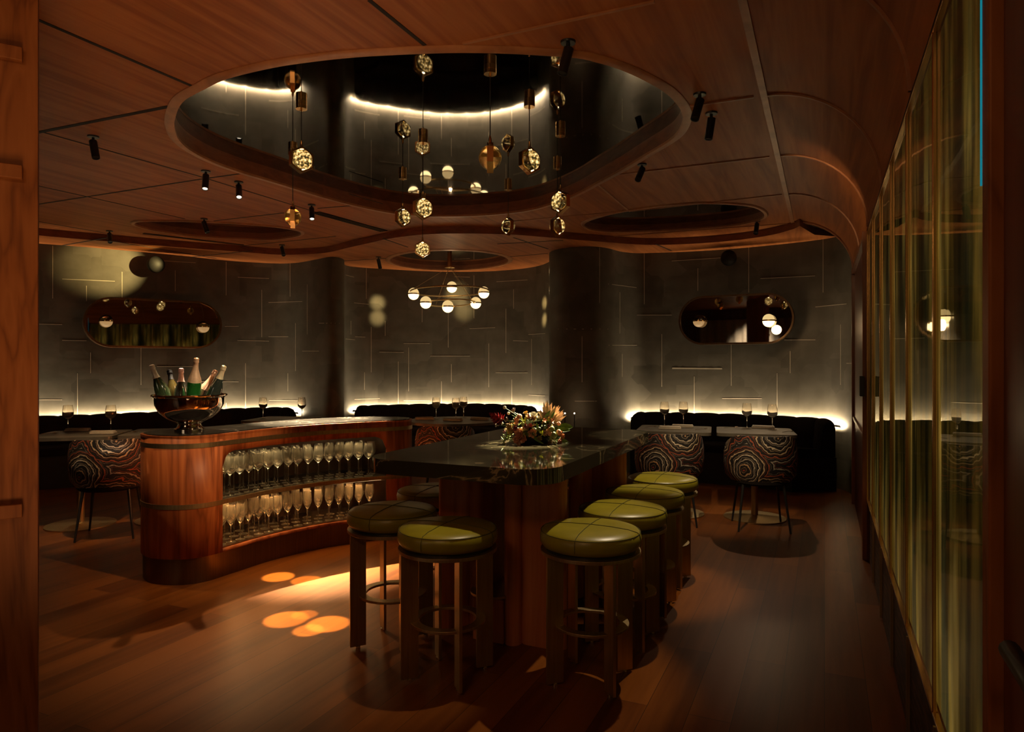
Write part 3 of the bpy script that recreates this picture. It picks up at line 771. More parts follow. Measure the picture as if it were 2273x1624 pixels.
# ------------------------------------------------------------------ bar console
cf = [(-2.445,4.52),(-2.387,4.41),(-2.27,4.32),(-2.09,4.295),(-1.955,4.37),(-1.853,4.55),(-1.69,4.85),(-1.44,5.14),(-1.14,5.35),(-0.93,5.46),(-0.835,5.57),(-0.85,5.72),(-0.98,5.83),(-1.23,5.84),(-1.57,5.68),(-1.863,5.40),(-2.09,5.06),(-2.24,4.87),(-2.40,4.72)]
OC = catmull([C2R(x, z)[:2] for x, z in cf], 8); OC = ccw(OC)
def offs(loop, d): return grow(loop, d)
cc = sum(OC, Vector((0, 0))) / len(OC)
cons = thing('bar_console', 'curved wooden bar console with brass bands and lit glass shelves', 'bar', (cc.x, cc.y, 0))
def loc(l): return [p - cc for p in l]
OL = loc(OC)
m = MB(); m.plate(offs(OL, -0.012), [], 0.0, 0.165); obj('plinth', m, M_bronzed, cons, ang=30)
def near_i(px, fr=4.47):
    q = C2R((px - CX) / FPX * fr, fr); q2 = Vector((q.x, q.y)) - cc
    return min(range(len(OL)), key=lambda i: (OL[i] - q2).length)
iA, iB = near_i(497, 4.45), near_i(856, 5.41)
if iA > iB: iA, iB = iB, iA
nO = len(OL)
run1 = list(range(iA, iB + 1)); run2 = list(range(iB, nO)) + list(range(0, iA + 1))
def meanz(r): return sum((OC[i].x * -SN + OC[i].y * CS) for i in r) / len(r)
openi = run1 if meanz(run1) < meanz(run2) else run2      # the front (nearer) run is the opening
ol = [0.0]
for a, b in zip(openi[:-1], openi[1:]): ol.append(ol[-1] + (OL[b] - OL[a]).length)
Lo = ol[-1]
opos = {i: s for i, s in zip(openi, ol)}
b = MB(); vs = []; fs = []
zb, zt = 0.165, 0.93
def otop(s):
    r = 0.10; e = min(s, Lo - s)
    return 0.82 if e >= r else 0.82 - r + math.sqrt(max(0, r * r - (r - e) ** 2))
openset = list(zip(openi[:-1], openi[1:])); os_ = {(min(a, c), max(a, c)) for a, c in openset}
for i in range(nO):
    j = (i + 1) % nO
    key = (min(i, j), max(i, j))
    if key in os_ :
        t0, t1 = otop(opos[i]), otop(opos[j])
        o = len(vs); vs += [(*OL[i], t0), (*OL[j], t1), (*OL[j], zt), (*OL[i], zt)]; fs.append((o, o + 1, o + 2, o + 3))
        o = len(vs); vs += [(*OL[i], zb), (*OL[j], zb), (*OL[j], 0.185), (*OL[i], 0.185)]; fs.append((o, o + 1, o + 2, o + 3))
    else:
        o = len(vs); vs += [(*OL[i], zb), (*OL[j], zb), (*OL[j], zt), (*OL[i], zt)]; fs.append((o, o + 1, o + 2, o + 3))
b.add(vs, fs)
body = obj('body', b, M_console, cons, ang=40)
import bmesh
bm = bmesh.new(); bm.from_mesh(body.data); bmesh.ops.remove_doubles(bm, verts=bm.verts, dist=1e-5); bm.to_mesh(body.data); bm.free()
md = body.modifiers.new('solid', 'SOLIDIFY'); md.thickness = 0.022; md.offset = -1
for z0, z1 in ((0.862, 0.892), (0.478, 0.508)):
    m = MB(); m.ribbon(OL, [(0.004, z0), (0.004, z1), (-0.01, z1), (-0.01, z0)]); obj('brass_band', m, M_bronze, cons, ang=30)
inn = offs(OL, -0.024)
m = MB(); m.plate(inn, [], 0.483, 0.503); obj('shelf', m, M_bronzed, cons, ang=30)
m = MB(); m.plate(inn, [], 0.166, 0.19); obj('shelf', m, M_bronzed, cons, ang=30)
m = MB(); m.plate(offs(OL, 0.002), [], 0.925, 0.940); obj('top_rim', m, M_console, cons, ang=30)
m = MB(); m.plate(offs(OL, -0.016), [], 0.9405, 0.946); obj('worktop', m, M_ctop, cons, ang=30)
ln = MB(); back_i = [i for i in (run2 if openi is run1 else run1)]
lp = [inn[i] for i in back_i]
if not ((back_i[1] - back_i[0]) % nO == 1): lp = lp[::-1]
ln.ribbon(lp, [(0.0, 0.19), (0.0, 0.84), (-0.006, 0.84), (-0.006, 0.19)], closed=False); obj('lining', ln, M_bronzed2, cons, ang=30)
m = MB(); m.plate(offs(OL, -0.03), [], 0.84, 0.85); obj('underside', m, M_seam, cons, ang=30)
def front_path(d, s):
    for q in range(len(ol) - 1):
        if ol[q + 1] >= s or q == len(ol) - 2:
            u = (s - ol[q]) / (ol[q + 1] - ol[q]); i, j = openi[q], openi[q + 1]
            p = OL[i].lerp(OL[j], u); t = (OL[j] - OL[i]).normalized(); nn = Vector((-t.y, t.x))
            c0 = OL[i]
            # inward normal for a counter-clockwise outline is to the left of travel
            if openi is run1 or True: pass
            return p + nn * d
sgn = 1 if (openi[1] - openi[0]) % nO == 1 else -1
for z in (0.818, 0.470):
    pts = [front_path(0.045 * sgn, Lo * k / 40) for k in range(1, 40)]
    m = MB(); m.ribbon(pts, [(0.006, z), (0.006, z + 0.006), (-0.006, z + 0.006), (-0.006, z)], closed=False)
    obj('shelf_light', m, M_ledwarm, cons)
for z, e in ((0.79, 3.2), (0.45, 6.0)):
    for k in (0.14, 0.38, 0.62, 0.86):
        q = front_path(0.12 * sgn, Lo * k) + cc
        light('shelf_lamp', 'AREA', (q.x, q.y, z), e * 0.22, (1.0, 0.74, 0.36) if z > 0.6 else (1.0, 0.52, 0.18), aim=(q.x, q.y, 0), size=0.30, sy=0.10)

# stemware on the console shelves
def wineglass(name, label, H=0.25, R=0.042, bowl=0.12, group=None, n=20):
    m = MB(); b0 = H - bowl
    pr = [(0.0, 0.0), (R * 0.9, 0.0), (R * 0.9, 0.002), (0.006, 0.006), (0.0035, 0.02), (0.0035, b0 - 0.012), (0.006, b0 - 0.003), (R * 0.55, b0 + 0.010), (R * 0.93, b0 + 0.028), (R, b0 + 0.045), (R * 0.95, b0 + bowl * 0.65), (R * 0.80, H),
          (R * 0.80 - 0.0014, H), (R * 0.95 - 0.0016, b0 + bowl * 0.65), (R - 0.0018, b0 + 0.045), (R * 0.93 - 0.002, b0 + 0.030), (R * 0.5, b0 + 0.014), (0.0, b0 + 0.004)]
    m.lathe(pr, n); return tag(obj(name, m, M_stem, ang=50), label, 'glass', group)
def flute(name, label, H=0.24, R=0.031, bowl=0.13, group=None, n=18):
    m = MB(); b0 = H - bowl
    pr = [(0.0, 0.0), (0.032, 0.0), (0.032, 0.002), (0.005, 0.006), (0.0032, 0.02), (0.0032, b0 - 0.01), (0.008, b0), (R * 0.7, b0 + 0.02), (R, b0 + 0.045), (R, b0 + 0.08), (R * 0.86, H), (R * 0.86 - 0.0013, H), (R - 0.0015, b0 + 0.08), (R - 0.0015, b0 + 0.045), (R * 0.65, b0 + 0.022), (0.0, b0 + 0.004)]
    m.lathe(pr, n); return tag(obj(name, m, M_stem, ang=50), label, 'glass', group)
first = None
rowname = ['front', 'middle', 'back']
for shelf in (0, 1):
    for row in range(3):
        d = 0.085 + row * 0.10; base = None
        cnt = 16
        for k in range(cnt):
            s = 0.05 + (Lo - 0.10) * (k + 0.5 * (row % 2) + 0.1) / (cnt)
            q = front_path(d * sgn, min(s, Lo - 0.04)) + cc
            z = 0.5035 if shelf == 0 else 0.1905
            if base is None:
                if shelf == 0: base = wineglass('wine_glass', 'clear wine glass standing in the %s row on the console upper shelf' % rowname[row], group='wine glasses in the %s row of the console upper shelf' % rowname[row], H=0.262, R=0.038)
                else: base = flute('champagne_glass', 'slim clear glass standing in the %s row on the console lower shelf' % rowname[row], group='slim glasses in the %s row of the console lower shelf' % rowname[row], H=0.245, R=0.031)
                base.location = (q.x, q.y, z)
            else:
                c = base.copy(); COL.objects.link(c); c.location = (q.x + random.uniform(-.004, .004), q.y + random.uniform(-.004, .004), z)

# ------------------------------------------------------------------ champagne bowl and bottles
BZ = 0.9465
bc = C2R((421 - CX) / FPX * 4.62, 4.62)
m = MB()
R = 0.232; H0 = 0.235
pr = [(0, 0.0), (0.098, 0.0), (0.098, 0.012), (0.080, 0.022), (0.070, 0.045), (0.085, 0.058), (0.145, 0.085), (0.190, 0.125), (0.214, 0.175), (0.220, H0 - 0.01), (R, H0), (R, H0 + 0.008), (0.214, H0 + 0.006), (0.206, 0.175), (0.182, 0.13), (0.135, 0.095), (0, 0.075)]
bowl = thing('wine_bowl', 'polished silver footed bowl holding six bottles on the console', 'bowl', (bc.x, bc.y, BZ))
m.lathe(pr, 64); obj('vessel', m, M_silver, bowl, ang=40)
m = MB(); m.tube([(R * math.cos(a), R * math.sin(a), H0 + 0.004) for a in [2 * PI * k / 64 for k in range(64)]], 0.006, 8, closed=True); obj('rolled_rim', m, M_silver, bowl)
m = MB(); m.lathe([(0, 0.10), (0.16, 0.12), (0.195, 0.16), (0.195, 0.175), (0, 0.185)], 32); obj('ice', m, glass('ice', (0.9, 0.95, 1.0), 0.25, 1.31), bowl)
def bottle(px_top, py_top, px_low, py_low, dz, glass_c, foil_c, label, foil_len=0.12, tipw=0.0):
    """bottle whose cork end shows at px_top,py_top and whose shoulder shows at px_low,py_low"""
    gm = plain('bottle_' + label.split()[0] + '_%d' % px_top, glass_c, 0.08, 0, 0.1, 6, spec=0.8, coat=0.5)
    fm = plain('foil_%d' % px_top, foil_c, 0.32, 0.5, 0.15, 40)
    z = 4.62 + dz
    top = PZ(px_top, py_top, z); low = PZ(px_low, py_low, z - dz * 0.5)
    ax = (top - low).normalized(); L = 0.315
    base = top - ax * L
    t = thing('champagne_bottle', label, 'bottle', base)
    t.rotation_euler = ax.to_track_quat('Z', 'Y').to_euler()
    m = MB(); m.lathe([(0, 0.012), (0.036, 0.0), (0.0435, 0.006), (0.044, 0.14), (0.040, 0.175), (0.027, 0.215), (0.018, 0.245), (0.0145, 0.27), (0.014, 0.295), (0, 0.295)], 28); obj('glass_body', m, gm, t, ang=50)
    f0 = L - foil_len
    def rr(h):
        ks = [(0.14, 0.044), (0.175, 0.040), (0.215, 0.027), (0.245, 0.018), (0.27, 0.0145), (0.30, 0.014)]
        for (h0, r0), (h1, r1) in zip(ks[:-1], ks[1:]):
            if h <= h1: return r0 + (r1 - r0) * (h - h0) / (h1 - h0)
        return 0.014
    m = MB(); hs = [f0 + (0.292 - f0) * k / 6 for k in range(7)]
    m.lathe([(rr(h) + 0.0012, h) for h in hs] + [(0.0175, 0.294), (0.0175, 0.302), (0.0158, 0.306), (0.0175, 0.312), (0.0165, 0.320), (0.010, 0.324), (0, 0.325)], 24); obj('foil', m, fm, t, ang=50)
    return t
bottle(337, 812, 357, 862, -0.05, (0.02, 0.03, 0.012), (0.82, 0.80, 0.74), 'leftmost dark bottle with silver-white foil, leaning left in the silver bowl', 0.085)
bottle(376, 824, 385, 868, 0.10, (0.03, 0.022, 0.006), (0.03, 0.03, 0.03), 'black-capped dark bottle with gold neck, second from left in the silver bowl', 0.07)
bottle(402, 820, 402, 868, 0.03, (0.02, 0.02, 0.015), (0.75, 0.45, 0.42), 'dark bottle with pink foil standing upright in the silver bowl', 0.085)
bottle(436, 797, 430, 868, -0.09, (0.008, 0.06, 0.008), (0.62, 0.40, 0.24), 'tallest bottle, green glass with long copper foil, in the silver bowl', 0.155)
bottle(478, 824, 452, 870, 0.10, (0.05, 0.03, 0.015), (0.50, 0.28, 0.18), 'bottle with rose-copper foil leaning right behind the rightmost bottle in the bowl', 0.15)
bottle(497, 814, 478, 866, -0.02, (0.015, 0.02, 0.015), (0.66, 0.55, 0.33), 'rightmost dark bottle with pale gold foil, leaning right in the silver bowl', 0.085)

# ------------------------------------------------------------------ high marble table
TX0, TX1, TY0, TY1, TZ = -2.015, -1.045, 2.65, 4.56, 0.95
tcx, tcy = (TX0 + TX1) / 2, (TY0 + TY1) / 2
def rrect(w, h, r, n=10):
    pts = []
    for sx, sy, a0 in ((1, 1, 0), (-1, 1, PI / 2), (-1, -1, PI), (1, -1, 3 * PI / 2)):
        for k in range(n + 1):
            a = a0 + PI / 2 * k / n
            pts.append(Vector((sx * (w / 2 - r) + r * math.cos(a), sy * (h / 2 - r) + r * math.sin(a))))
    return pts
ht = thing('high_table', 'long high table with dark veined marble top and wooden slab base', 'table', (tcx, tcy, 0))
m = MB(); m.plate(rrect(TX1 - TX0, TY1 - TY0, 0.16), [], TZ - 0.068, TZ); obj('marble_top', m, M_marble, ht, ang=30, bevel=0.003)
def stadium(cx, cy, L, w, rz, n=8):
    pts = []
    for k in range(n + 1):
        a = -PI / 2 + PI * k / n; pts.append((L / 2 - w / 2 + w / 2 * math.cos(a), w / 2 * math.sin(a)))
    for k in range(n + 1):
        a = PI / 2 + PI * k / n; pts.append((-L / 2 + w / 2 + w / 2 * math.cos(a), w / 2 * math.sin(a)))
    return [Vector((cx + x * math.cos(rz) - y * math.sin(rz), cy + x * math.sin(rz) + y * math.cos(rz))) for x, y in pts]
for (cx, cy, L, w, rz) in [(-1.77, 3.16, 0.20, 0.09, 0), (-1.66, 3.30, 0.34, 0.085, PI / 2), (-1.42, 3.24, 0.34, 0.085, PI / 2), (-1.27, 3.16, 0.24, 0.09, 0),
                           (-1.70, 4.12, 0.24, 0.09, 0), (-1.62, 3.95, 0.34, 0.085, PI / 2), (-1.36, 4.02, 0.34, 0.085, PI / 2), (-1.24, 4.12, 0.26, 0.09, 0)]:
    m = MB(); m.plate(stadium(cx - tcx, cy - tcy, L, w, rz), [], 0.0, TZ - 0.069); obj('base_slab', m, M_fin, ht, ang=30)
m = MB(); m.box(-1.54 - tcx, 3.62 - tcy, 0.11, 0.17, 1.10, 0.22); obj('base_beam', m, M_fin, ht, bevel=0.004)
m = MB(); m.plate([Vector((-1.54 - tcx + 0.12 * math.cos(a), 3.14 - tcy + 0.12 * math.sin(a))) for a in [2 * PI * k / 32 for k in range(32)]], [], 0.23, 0.242); obj('bronze_plate', m, M_bronze, ht)

# ------------------------------------------------------------------ bar stools
def make_stool(label):
    t = thing('bar_stool', label, 'stool', (0, 0, 0), 0)
    m = MB(); m.lathe([(0, 0.592), (0.195, 0.592), (0.212, 0.598), (0.2225, 0.615), (0.2245, 0.637), (0.220, 0.658), (0.210, 0.668), (0.17, 0.677), (0.09, 0.683), (0, 0.685)], 56); obj('seat', m, M_leather, t, ang=60)
    m = MB()
    m.tube([(0.2185 * math.cos(a), 0.2185 * math.sin(a), 0.6625) for a in [2 * PI * k / 64 for k in range(64)]], 0.0016, 6, closed=True)
    m.tube([(x, 0.0, z) for x, z in ((-0.2245, 0.61), (-0.2265, 0.637), (-0.221, 0.659), (-0.211, 0.669), (-0.17, 0.6785), (-0.09, 0.6845), (0, 0.6865), (0.09, 0.6845), (0.17, 0.6785), (0.211, 0.669), (0.221, 0.659), (0.2265, 0.637), (0.2245, 0.61))], 0.0014, 6)
    m.tube([(0.0, x, z) for x, z in ((-0.2245, 0.61), (-0.2265, 0.637), (-0.221, 0.659), (-0.211, 0.669), (-0.17, 0.6785), (-0.09, 0.6845), (0, 0.6865), (0.09, 0.6845), (0.17, 0.6785), (0.211, 0.669), (0.221, 0.659), (0.2265, 0.637), (0.2245, 0.61))], 0.0014, 6)
    obj('stitching', m, M_stitch, t)
    m = MB(); m.lathe([(0, 0.580), (0.20, 0.580), (0.20, 0.592), (0, 0.592)], 48); obj('seat_base', m, M_black, t)
    m = MB(); m.lathe([(0.185, 0.566), (0.221, 0.566), (0.221, 0.581), (0.185, 0.581)], 56, close=True); obj('seat_ring', m, M_bronze, t, bevel=0.001)
    m = MB(); m.lathe([(0.128, 0.246), (0.170, 0.246), (0.170, 0.258), (0.128, 0.258)], 56, close=True); obj('foot_ring', m, M_bronze, t, bevel=0.001)
    for k in range(4):
        a = PI / 4 + PI / 2 * k
        m = MB(); m.box(0.174, 0, 0.290, 0.078, 0.014, 0.556); M_ = Matrix.Rotation(a, 4, 'Z')
        m.v = [tuple(M_ @ Vector(v)) for v in m.v]
        lg = obj('leg', m, M_bronze, t, smooth=False, bevel=0.0015)
        g = MB(); g.lathe([(0, 0.0), (0.012, 0.0), (0.012, 0.010), (0.005, 0.012), (0.005, 0.014), (0, 0.014)], 12, M=M_ @ Matrix.Translation((0.174, 0, 0))); obj('glide', g, M_silver, lg)
    return t
L_ = ['green round bar stool nearest the camera at the left front corner of the high table',
      'green round bar stool nearest the camera on the right side of the high table',
      'second green bar stool from the front, on the right side of the high table',
      'third green bar stool from the front, on the right side of the high table',
      'farthest green bar stool on the right side of the high table, before the patterned chair',
      'shadowed olive bar stool with lit floor at its feet, leftmost beside the console',
      'olive bar stool half hidden behind the leftmost stool, nearest the glass shelves',
      'olive bar stool mostly hidden behind the base slabs, left side of the high table',
      'olive bar stool at the far end of the high table, seen between base slabs']
spots = [(-1.54, 2.67), (-0.945, 2.90), (-0.935, 3.39), (-0.94, 3.88), (-0.95, 4.40), (-1.975, 2.87), (-2.06, 3.43), (-2.06, 3.95), (-1.44, 4.46)]
g_ = 'green leather bar stools round the high marble table'
st0 = make_stool(L_[0]); st0['group'] = g_; st0.location = (*spots[0], 0)
rots = [0, 0.02, -0.02, 0.015, 0, 0.10, 0, 0, 0.03]
st0.rotation_euler = (0, 0, 0.0)
for i in range(1, 9): dup(st0, (*spots[i], 0), rots[i], L_[i], g_)

# ------------------------------------------------------------------ flower arrangement on the high table
fc = C2R(0.125, 3.90)
fa = thing('flower_arrangement', 'low flower arrangement with red bloom and pink spiky protea on the high table', 'flowers', (fc.x, fc.y, TZ + 0.0005))
FO = Vector((fc.x, fc.y, TZ + 0.0005))
def FP(px, py, dz=0.0): return PZ(px, py, 3.90 + dz) - FO
m = MB(); m.lathe([(0, 0), (0.095, 0.0), (0.105, 0.015), (0.11, 0.035), (0.104, 0.035), (0.10, 0.018), (0, 0.012)], 40); obj('vase', m, M_black, fa)
m = MB(); m.sphere((0, 0, 0.060), 0.11, sc=(1.1, 0.95, 0.60)); obj('moss', m, plain('moss', (0.012, 0.012, 0.005), 0.9, 0, 0.5, 60, spec=0.0), fa)
FM = {}
def fm(c, r=0.6):
    k = tuple(round(x, 3) for x in c)
    if k not in FM: FM[k] = plain('petal_%d' % len(FM), c, r, 0, 0.3, 45)
    return FM[k]
def petal(m, base, dirv, L, w, curl=0.25, up=None, pointed=True, mi=0, n=6):
    d = Vector(dirv).normalized(); upv = Vector(up) if up is not None else Vector((0, 0, 1))
    s = d.cross(upv)
    if s.length < 1e-3: s = d.cross(Vector((1, 0, 0)))
    s.normalize(); nn = s.cross(d).normalized(); vs = []; fs = []
    for i in range(n + 1):
        t = i / n
        ww = w * (math.sin(PI * min(t * 0.95 + 0.05, 1)) ** 0.8 if pointed else math.sin(PI * (0.1 + 0.75 * t)))
        c = Vector(base) + d * L * t + nn * curl * L * t * t
        vs += [c - s * ww / 2 + nn * ww * 0.15, c - nn * ww * 0.08, c + s * ww / 2 + nn * ww * 0.15]
    for i in range(n):
        for q in range(2): fs.append((i * 3 + q, i * 3 + q + 1, i * 3 + q + 4, i * 3 + q + 3))
    m.add(vs, fs, mi)
def stem(m, a, b, r=0.0016, mi=0):
    a, b = Vector(a), Vector(b); mid = (a + b) / 2 + Vector((0, 0, 0.01)); m.tube([a, mid, b], r, 5, mi)
core = Vector((0, 0, 0.06))
G1 = (0.12, 0.17, 0.02); G2 = (0.05, 0.10, 0.015)
def bloom(px, py, dz, r, col, kind, name):
    c = FP(px, py, dz); m = MB(); out = (c - core).normalized()
    stem(m, core + (c - core) * 0.3, c, 0.0018, 1)
    if kind == 'ball':
        m.sphere(c, r, 14, 9)
        for k in range(26):
            a = k * 2.4; zz = 1 - 2 * (k + .5) / 26; rr_ = math.sqrt(1 - zz * zz); d = Vector((rr_ * math.cos(a), rr_ * math.sin(a), zz))
            m.sphere(c + d * r * 0.93, r * 0.22, 6, 4)
    elif kind == 'cup':
        for ring, (nn, tilt, L) in enumerate(((5, 0.55, 1.0), (5, 1.0, 1.25), (6, 1.35, 1.35))):
            for k in range(nn):
                a = 2 * PI * (k + ring * .5) / nn
                s1 = out.cross(Vector((0.3, 0.2, 0.9))).normalized(); s2 = out.cross(s1)
                side = s1 * math.cos(a) + s2 * math.sin(a)
                petal(m, c, out * math.cos(tilt) + side * math.sin(tilt), r * L, r * 0.95, 0.35, up=out, pointed=False, n=4)
        m.sphere(c + out * r * 0.2, r * 0.28, 8, 6, 1)
    elif kind == 'star':
        for k in range(9):
            a = 2 * PI * k / 9; s1 = out.cross(Vector((0.1, 0.7, 0.6))).normalized(); s2 = out.cross(s1)
            petal(m, c, out * 0.45 + s1 * math.cos(a) + s2 * math.sin(a), r * 1.5, r * 0.42, 0.15, up=out, n=4)
        m.sphere(c, r * 0.3, 8, 6, 1)
    return obj(name, m, [fm(col), fm(G2)], fa, ang=60)
# red bloom on the left
c = FP(1100, 926, 0.0); m = MB(); out = Vector((-0.5 * CS, -0.5 * SN - 0.3, 0.45)).normalized(); stem(m, core, c, 0.003, 1)
for ring in range(6):
    for k in range(8):
        a = 2 * PI * (k + ring * .5) / 8; tilt = 0.15 + ring * 0.30; s1 = out.cross(Vector((0, 0, 1))).normalized(); s2 = out.cross(s1)
        side = s1 * math.cos(a) + s2 * math.sin(a); petal(m, c - out * 0.008 * ring, out * math.cos(tilt) + side * math.sin(tilt), 0.046, 0.022, 0.25, up=out)
obj('red_bloom', m, [fm((0.30, 0.012, 0.014), 0.5), fm(G2)], fa, ang=60)
# pink spiky protea heads on the right
def protea(px, py, dz, tips, name):
    b_ = FP(px, py, dz); m = MB(); stem(m, core, b_, 0.003, 1)
    for (tx, ty) in tips:
        tp = FP(tx, ty, dz + random.uniform(-.05, .05)); d = tp - b_
        for q in range(3):
            jit = Vector((random.uniform(-.011, .011), random.uniform(-.02, .02), random.uniform(-.008, .008)))
            petal(m, b_ + jit * 0.4, d + jit, d.length * random.uniform(0.82, 1.0), 0.017, 0.07, up=Vector((SN, -CS, 0.2)), n=8)
    m.sphere(b_, 0.014, 12, 8, 1); return obj(name, m, [fm((0.56, 0.38, 0.24), 0.6), fm(G2)], fa, ang=60)
protea(1214, 938, 0.03, [(1200, 905), (1206, 896), (1213, 886), (1219, 892), (1228, 890), (1233, 900), (1238, 896), (1196, 915), (1222, 905), (1230, 908)], 'protea_bloom')
protea(1216, 944, 0.06, [(1244, 898), (1250, 905), (1255, 909), (1257, 917), (1253, 922), (1248, 915), (1240, 912), (1235, 918), (1250, 928), (1244, 930)], 'protea_bloom')
W_ = (0.62, 0.58, 0.44); PE = (0.55, 0.24, 0.13); OCH = (0.42, 0.26, 0.05); BU = (0.16, 0.02, 0.03); RED = (0.35, 0.03, 0.03); DK = (0.10, 0.045, 0.03)
B = [(1184, 925, -.05, .019, W_, 'cup', 'white_bloom'), (1195, 929, -.03, .011, W_, 'cup', 'white_bloom'), (1120, 904, 0, .008, W_, 'ball', 'white_bud'), (1129, 917, .02, .007, W_, 'ball', 'white_bud'), (1103, 944, -.03, .008, W_, 'cup', 'white_bud'), (1117, 940, -.03, .008, W_, 'cup', 'white_bud'), (1224, 945, -.06, .007, W_, 'cup', 'white_bud'),
     (1153, 924, -.04, .012, PE, 'ball', 'peach_bloom'), (1147, 931, -.05, .011, PE, 'ball', 'peach_bloom'), (1146, 938, -.06, .010, PE, 'ball', 'peach_bloom'),
     (1136, 948, -.07, .018, OCH, 'cup', 'ochre_bloom'), (1138, 957, -.08, .018, OCH, 'cup', 'ochre_bloom'), (1155, 962, -.12, .020, PE, 'cup', 'peach_bloom'), (1149, 975, -.13, .016, PE, 'cup', 'peach_bloom'), (1163, 971, -.12, .017, PE, 'cup', 'peach_bloom'),
     (1177, 944, -.08, .010, RED, 'ball', 'red_berry'), (1167, 945, -.08, .006, RED, 'ball', 'red_berry'), (1188, 948, -.08, .016, PE, 'star', 'peach_bloom'), (1182, 961, -.12, .018, PE, 'cup', 'peach_bloom'), (1208, 938, -.03, .010, OCH, 'ball', 'ochre_bloom'),
     (1205, 943, -.05, .012, PE, 'ball', 'peach_bloom'), (1216, 946, -.06, .010, BU, 'cup', 'burgundy_bloom'), (1147, 950, -.09, .012, BU, 'cup', 'burgundy_bloom'), (1219, 956, -.09, .014, OCH, 'ball', 'seed_head'), (1209, 960, -.11, .015, (0.42, 0.20, 0.12), 'star', 'peach_bloom'),
     (1240, 940, -.02, .010, PE, 'ball', 'peach_bloom'), (1241, 962, -.05, .014, (0.40, 0.14, 0.04), 'cup', 'orange_bloom'), (1246, 967, -.05, .014, (0.40, 0.14, 0.04), 'cup', 'orange_bloom'), (1238, 979, -.08, .016, (0.35, 0.10, 0.04), 'cup', 'orange_bloom'), (1243, 972, -.02, .012, OCH, 'star', 'ochre_bloom'),
     (1168, 918, 0, .012, OCH, 'cup', 'ochre_bloom'), (1141, 914, .03, .016, DK, 'cup', 'dark_bloom'), (1128, 932, .0, .014, DK, 'cup', 'dark_bloom'), (1170, 930, .02, .013, DK, 'cup', 'dark_bloom'), (1157, 980, -.12, .008, (0.70, 0.40, 0.28), 'ball', 'pink_berry'), (1152, 985, -.12, .007, (0.70, 0.40, 0.28), 'ball', 'pink_berry'), (1148, 989, -.12, .006, (0.75, 0.48, 0.36), 'ball', 'pink_berry'),
     (1196, 972, -.12, .012, (0.30, 0.22, 0.06), 'cup', 'ochre_bloom'), (1228, 968, -.10, .013, (0.22, 0.20, 0.05), 'ball', 'seed_head'), (1218, 980, -.10, .012, (0.22, 0.12, 0.06), 'cup', 'brown_bloom'), (1133, 966, -.06, .012, (0.20, 0.11, 0.03), 'star', 'brown_bloom')]
for q in B: bloom(q[0], q[1], q[2], q[3] * 1.2, *q[4:])
for k in range(64):
    a = random.uniform(0, 2 * PI); e_ = random.uniform(0.05, 1.2); rr_ = random.uniform(0.13, 0.165)
    c = Vector((rr_ * 1.05 * math.cos(a) * math.cos(e_), rr_ * 0.9 * math.sin(a) * math.cos(e_), 0.045 + 0.115 * math.sin(e_)))
    m = MB(); out = (c - core).normalized(); stem(m, core, c, 0.0015, 1); r_ = random.uniform(0.011, 0.020); kind = random.choice('cbl')
    if kind == 'b': m.sphere(c, r_ * 0.8, 12, 8, sc=(1, 1, 1.15))
    else:
        s1 = out.cross(Vector((0.2, 0.3, 0.9))).normalized(); s2 = out.cross(s1)
        for q_ in range(9):
            aa = 2 * PI * q_ / 9 + q_; tl = 0.5 + 0.5 * (q_ % 3)
            petal(m, c, out * math.cos(tl) + (s1 * math.cos(aa) + s2 * math.sin(aa)) * math.sin(tl), r_ * 1.4, r_ * (0.9 if kind == 'c' else 0.4), 0.3, up=out, n=4)
    obj('small_bloom', m, [fm(random.choice([PE, OCH, (0.16, 0.17, 0.03), (0.10, 0.12, 0.02), (0.34, 0.14, 0.06), (0.20, 0.07, 0.05), (0.45, 0.34, 0.12)])), fm(G2)], fa, ang=60)
def sprig(px, py, dz, L, n_, col, spread=1.0):
    c = FP(px, py, dz); m = MB(); out = (c - core).normalized(); stem(m, core, c, 0.002)
    for k in range(n_):
        d = out * 0.6 + Vector((random.uniform(-1, 1), random.uniform(-1, 1), random.uniform(-0.7, 1))) * spread
        petal(m, c - out * random.uniform(0, L * 0.7), d, L * random.uniform(.6, 1), L * 0.16, 0.1, n=4)
    obj('green_sprig', m, fm(col), fa, ang=60)
for (px, py, dz, L) in [(1125, 968, -.08, .045), (1118, 978, -.08, .04), (1133, 976, -.10, .035), (1162, 946, -.10, .04), (1160, 935, -.07, .04), (1170, 953, -.10, .03), (1205, 965, -.12, .035), (1228, 976, -.10, .04), (1238, 966, -.07, .035), (1234, 984, -.09, .03), (1190, 975, -.13, .03), (1172, 965, -.13, .025), (1215, 935, -.02, .03)]:
    sprig(px, py, dz, L, 16, random.choice([(0.30, 0.38, 0.03), (0.20, 0.28, 0.02), (0.38, 0.42, 0.05)]))
def leaf(px0, py0, px1, py1, w, dz=0.0):
    a, b_ = FP(px0, py0, dz), FP(px1, py1, dz); m = MB(); petal(m, a, b_ - a, (b_ - a).length, w, 0.08, up=(SN * 0.8, -CS * 0.8, 0.6), n=8); stem(m, core, a, 0.002); obj('broad_leaf', m, fm((0.07, 0.16, 0.015), 0.4), fa, ang=60)
leaf(1238, 946, 1272, 949, .045); leaf(1236, 953, 1266, 956, .03, -.03); leaf(1232, 976, 1262, 982, .035, -.03); leaf(1208, 927, 1224, 910, .016, -.03); leaf(1222, 932, 1232, 912, .014, -.03); leaf(1185, 974, 1207, 986, .012, -.14); leaf(1196, 960, 1190, 936, .014, -.1)

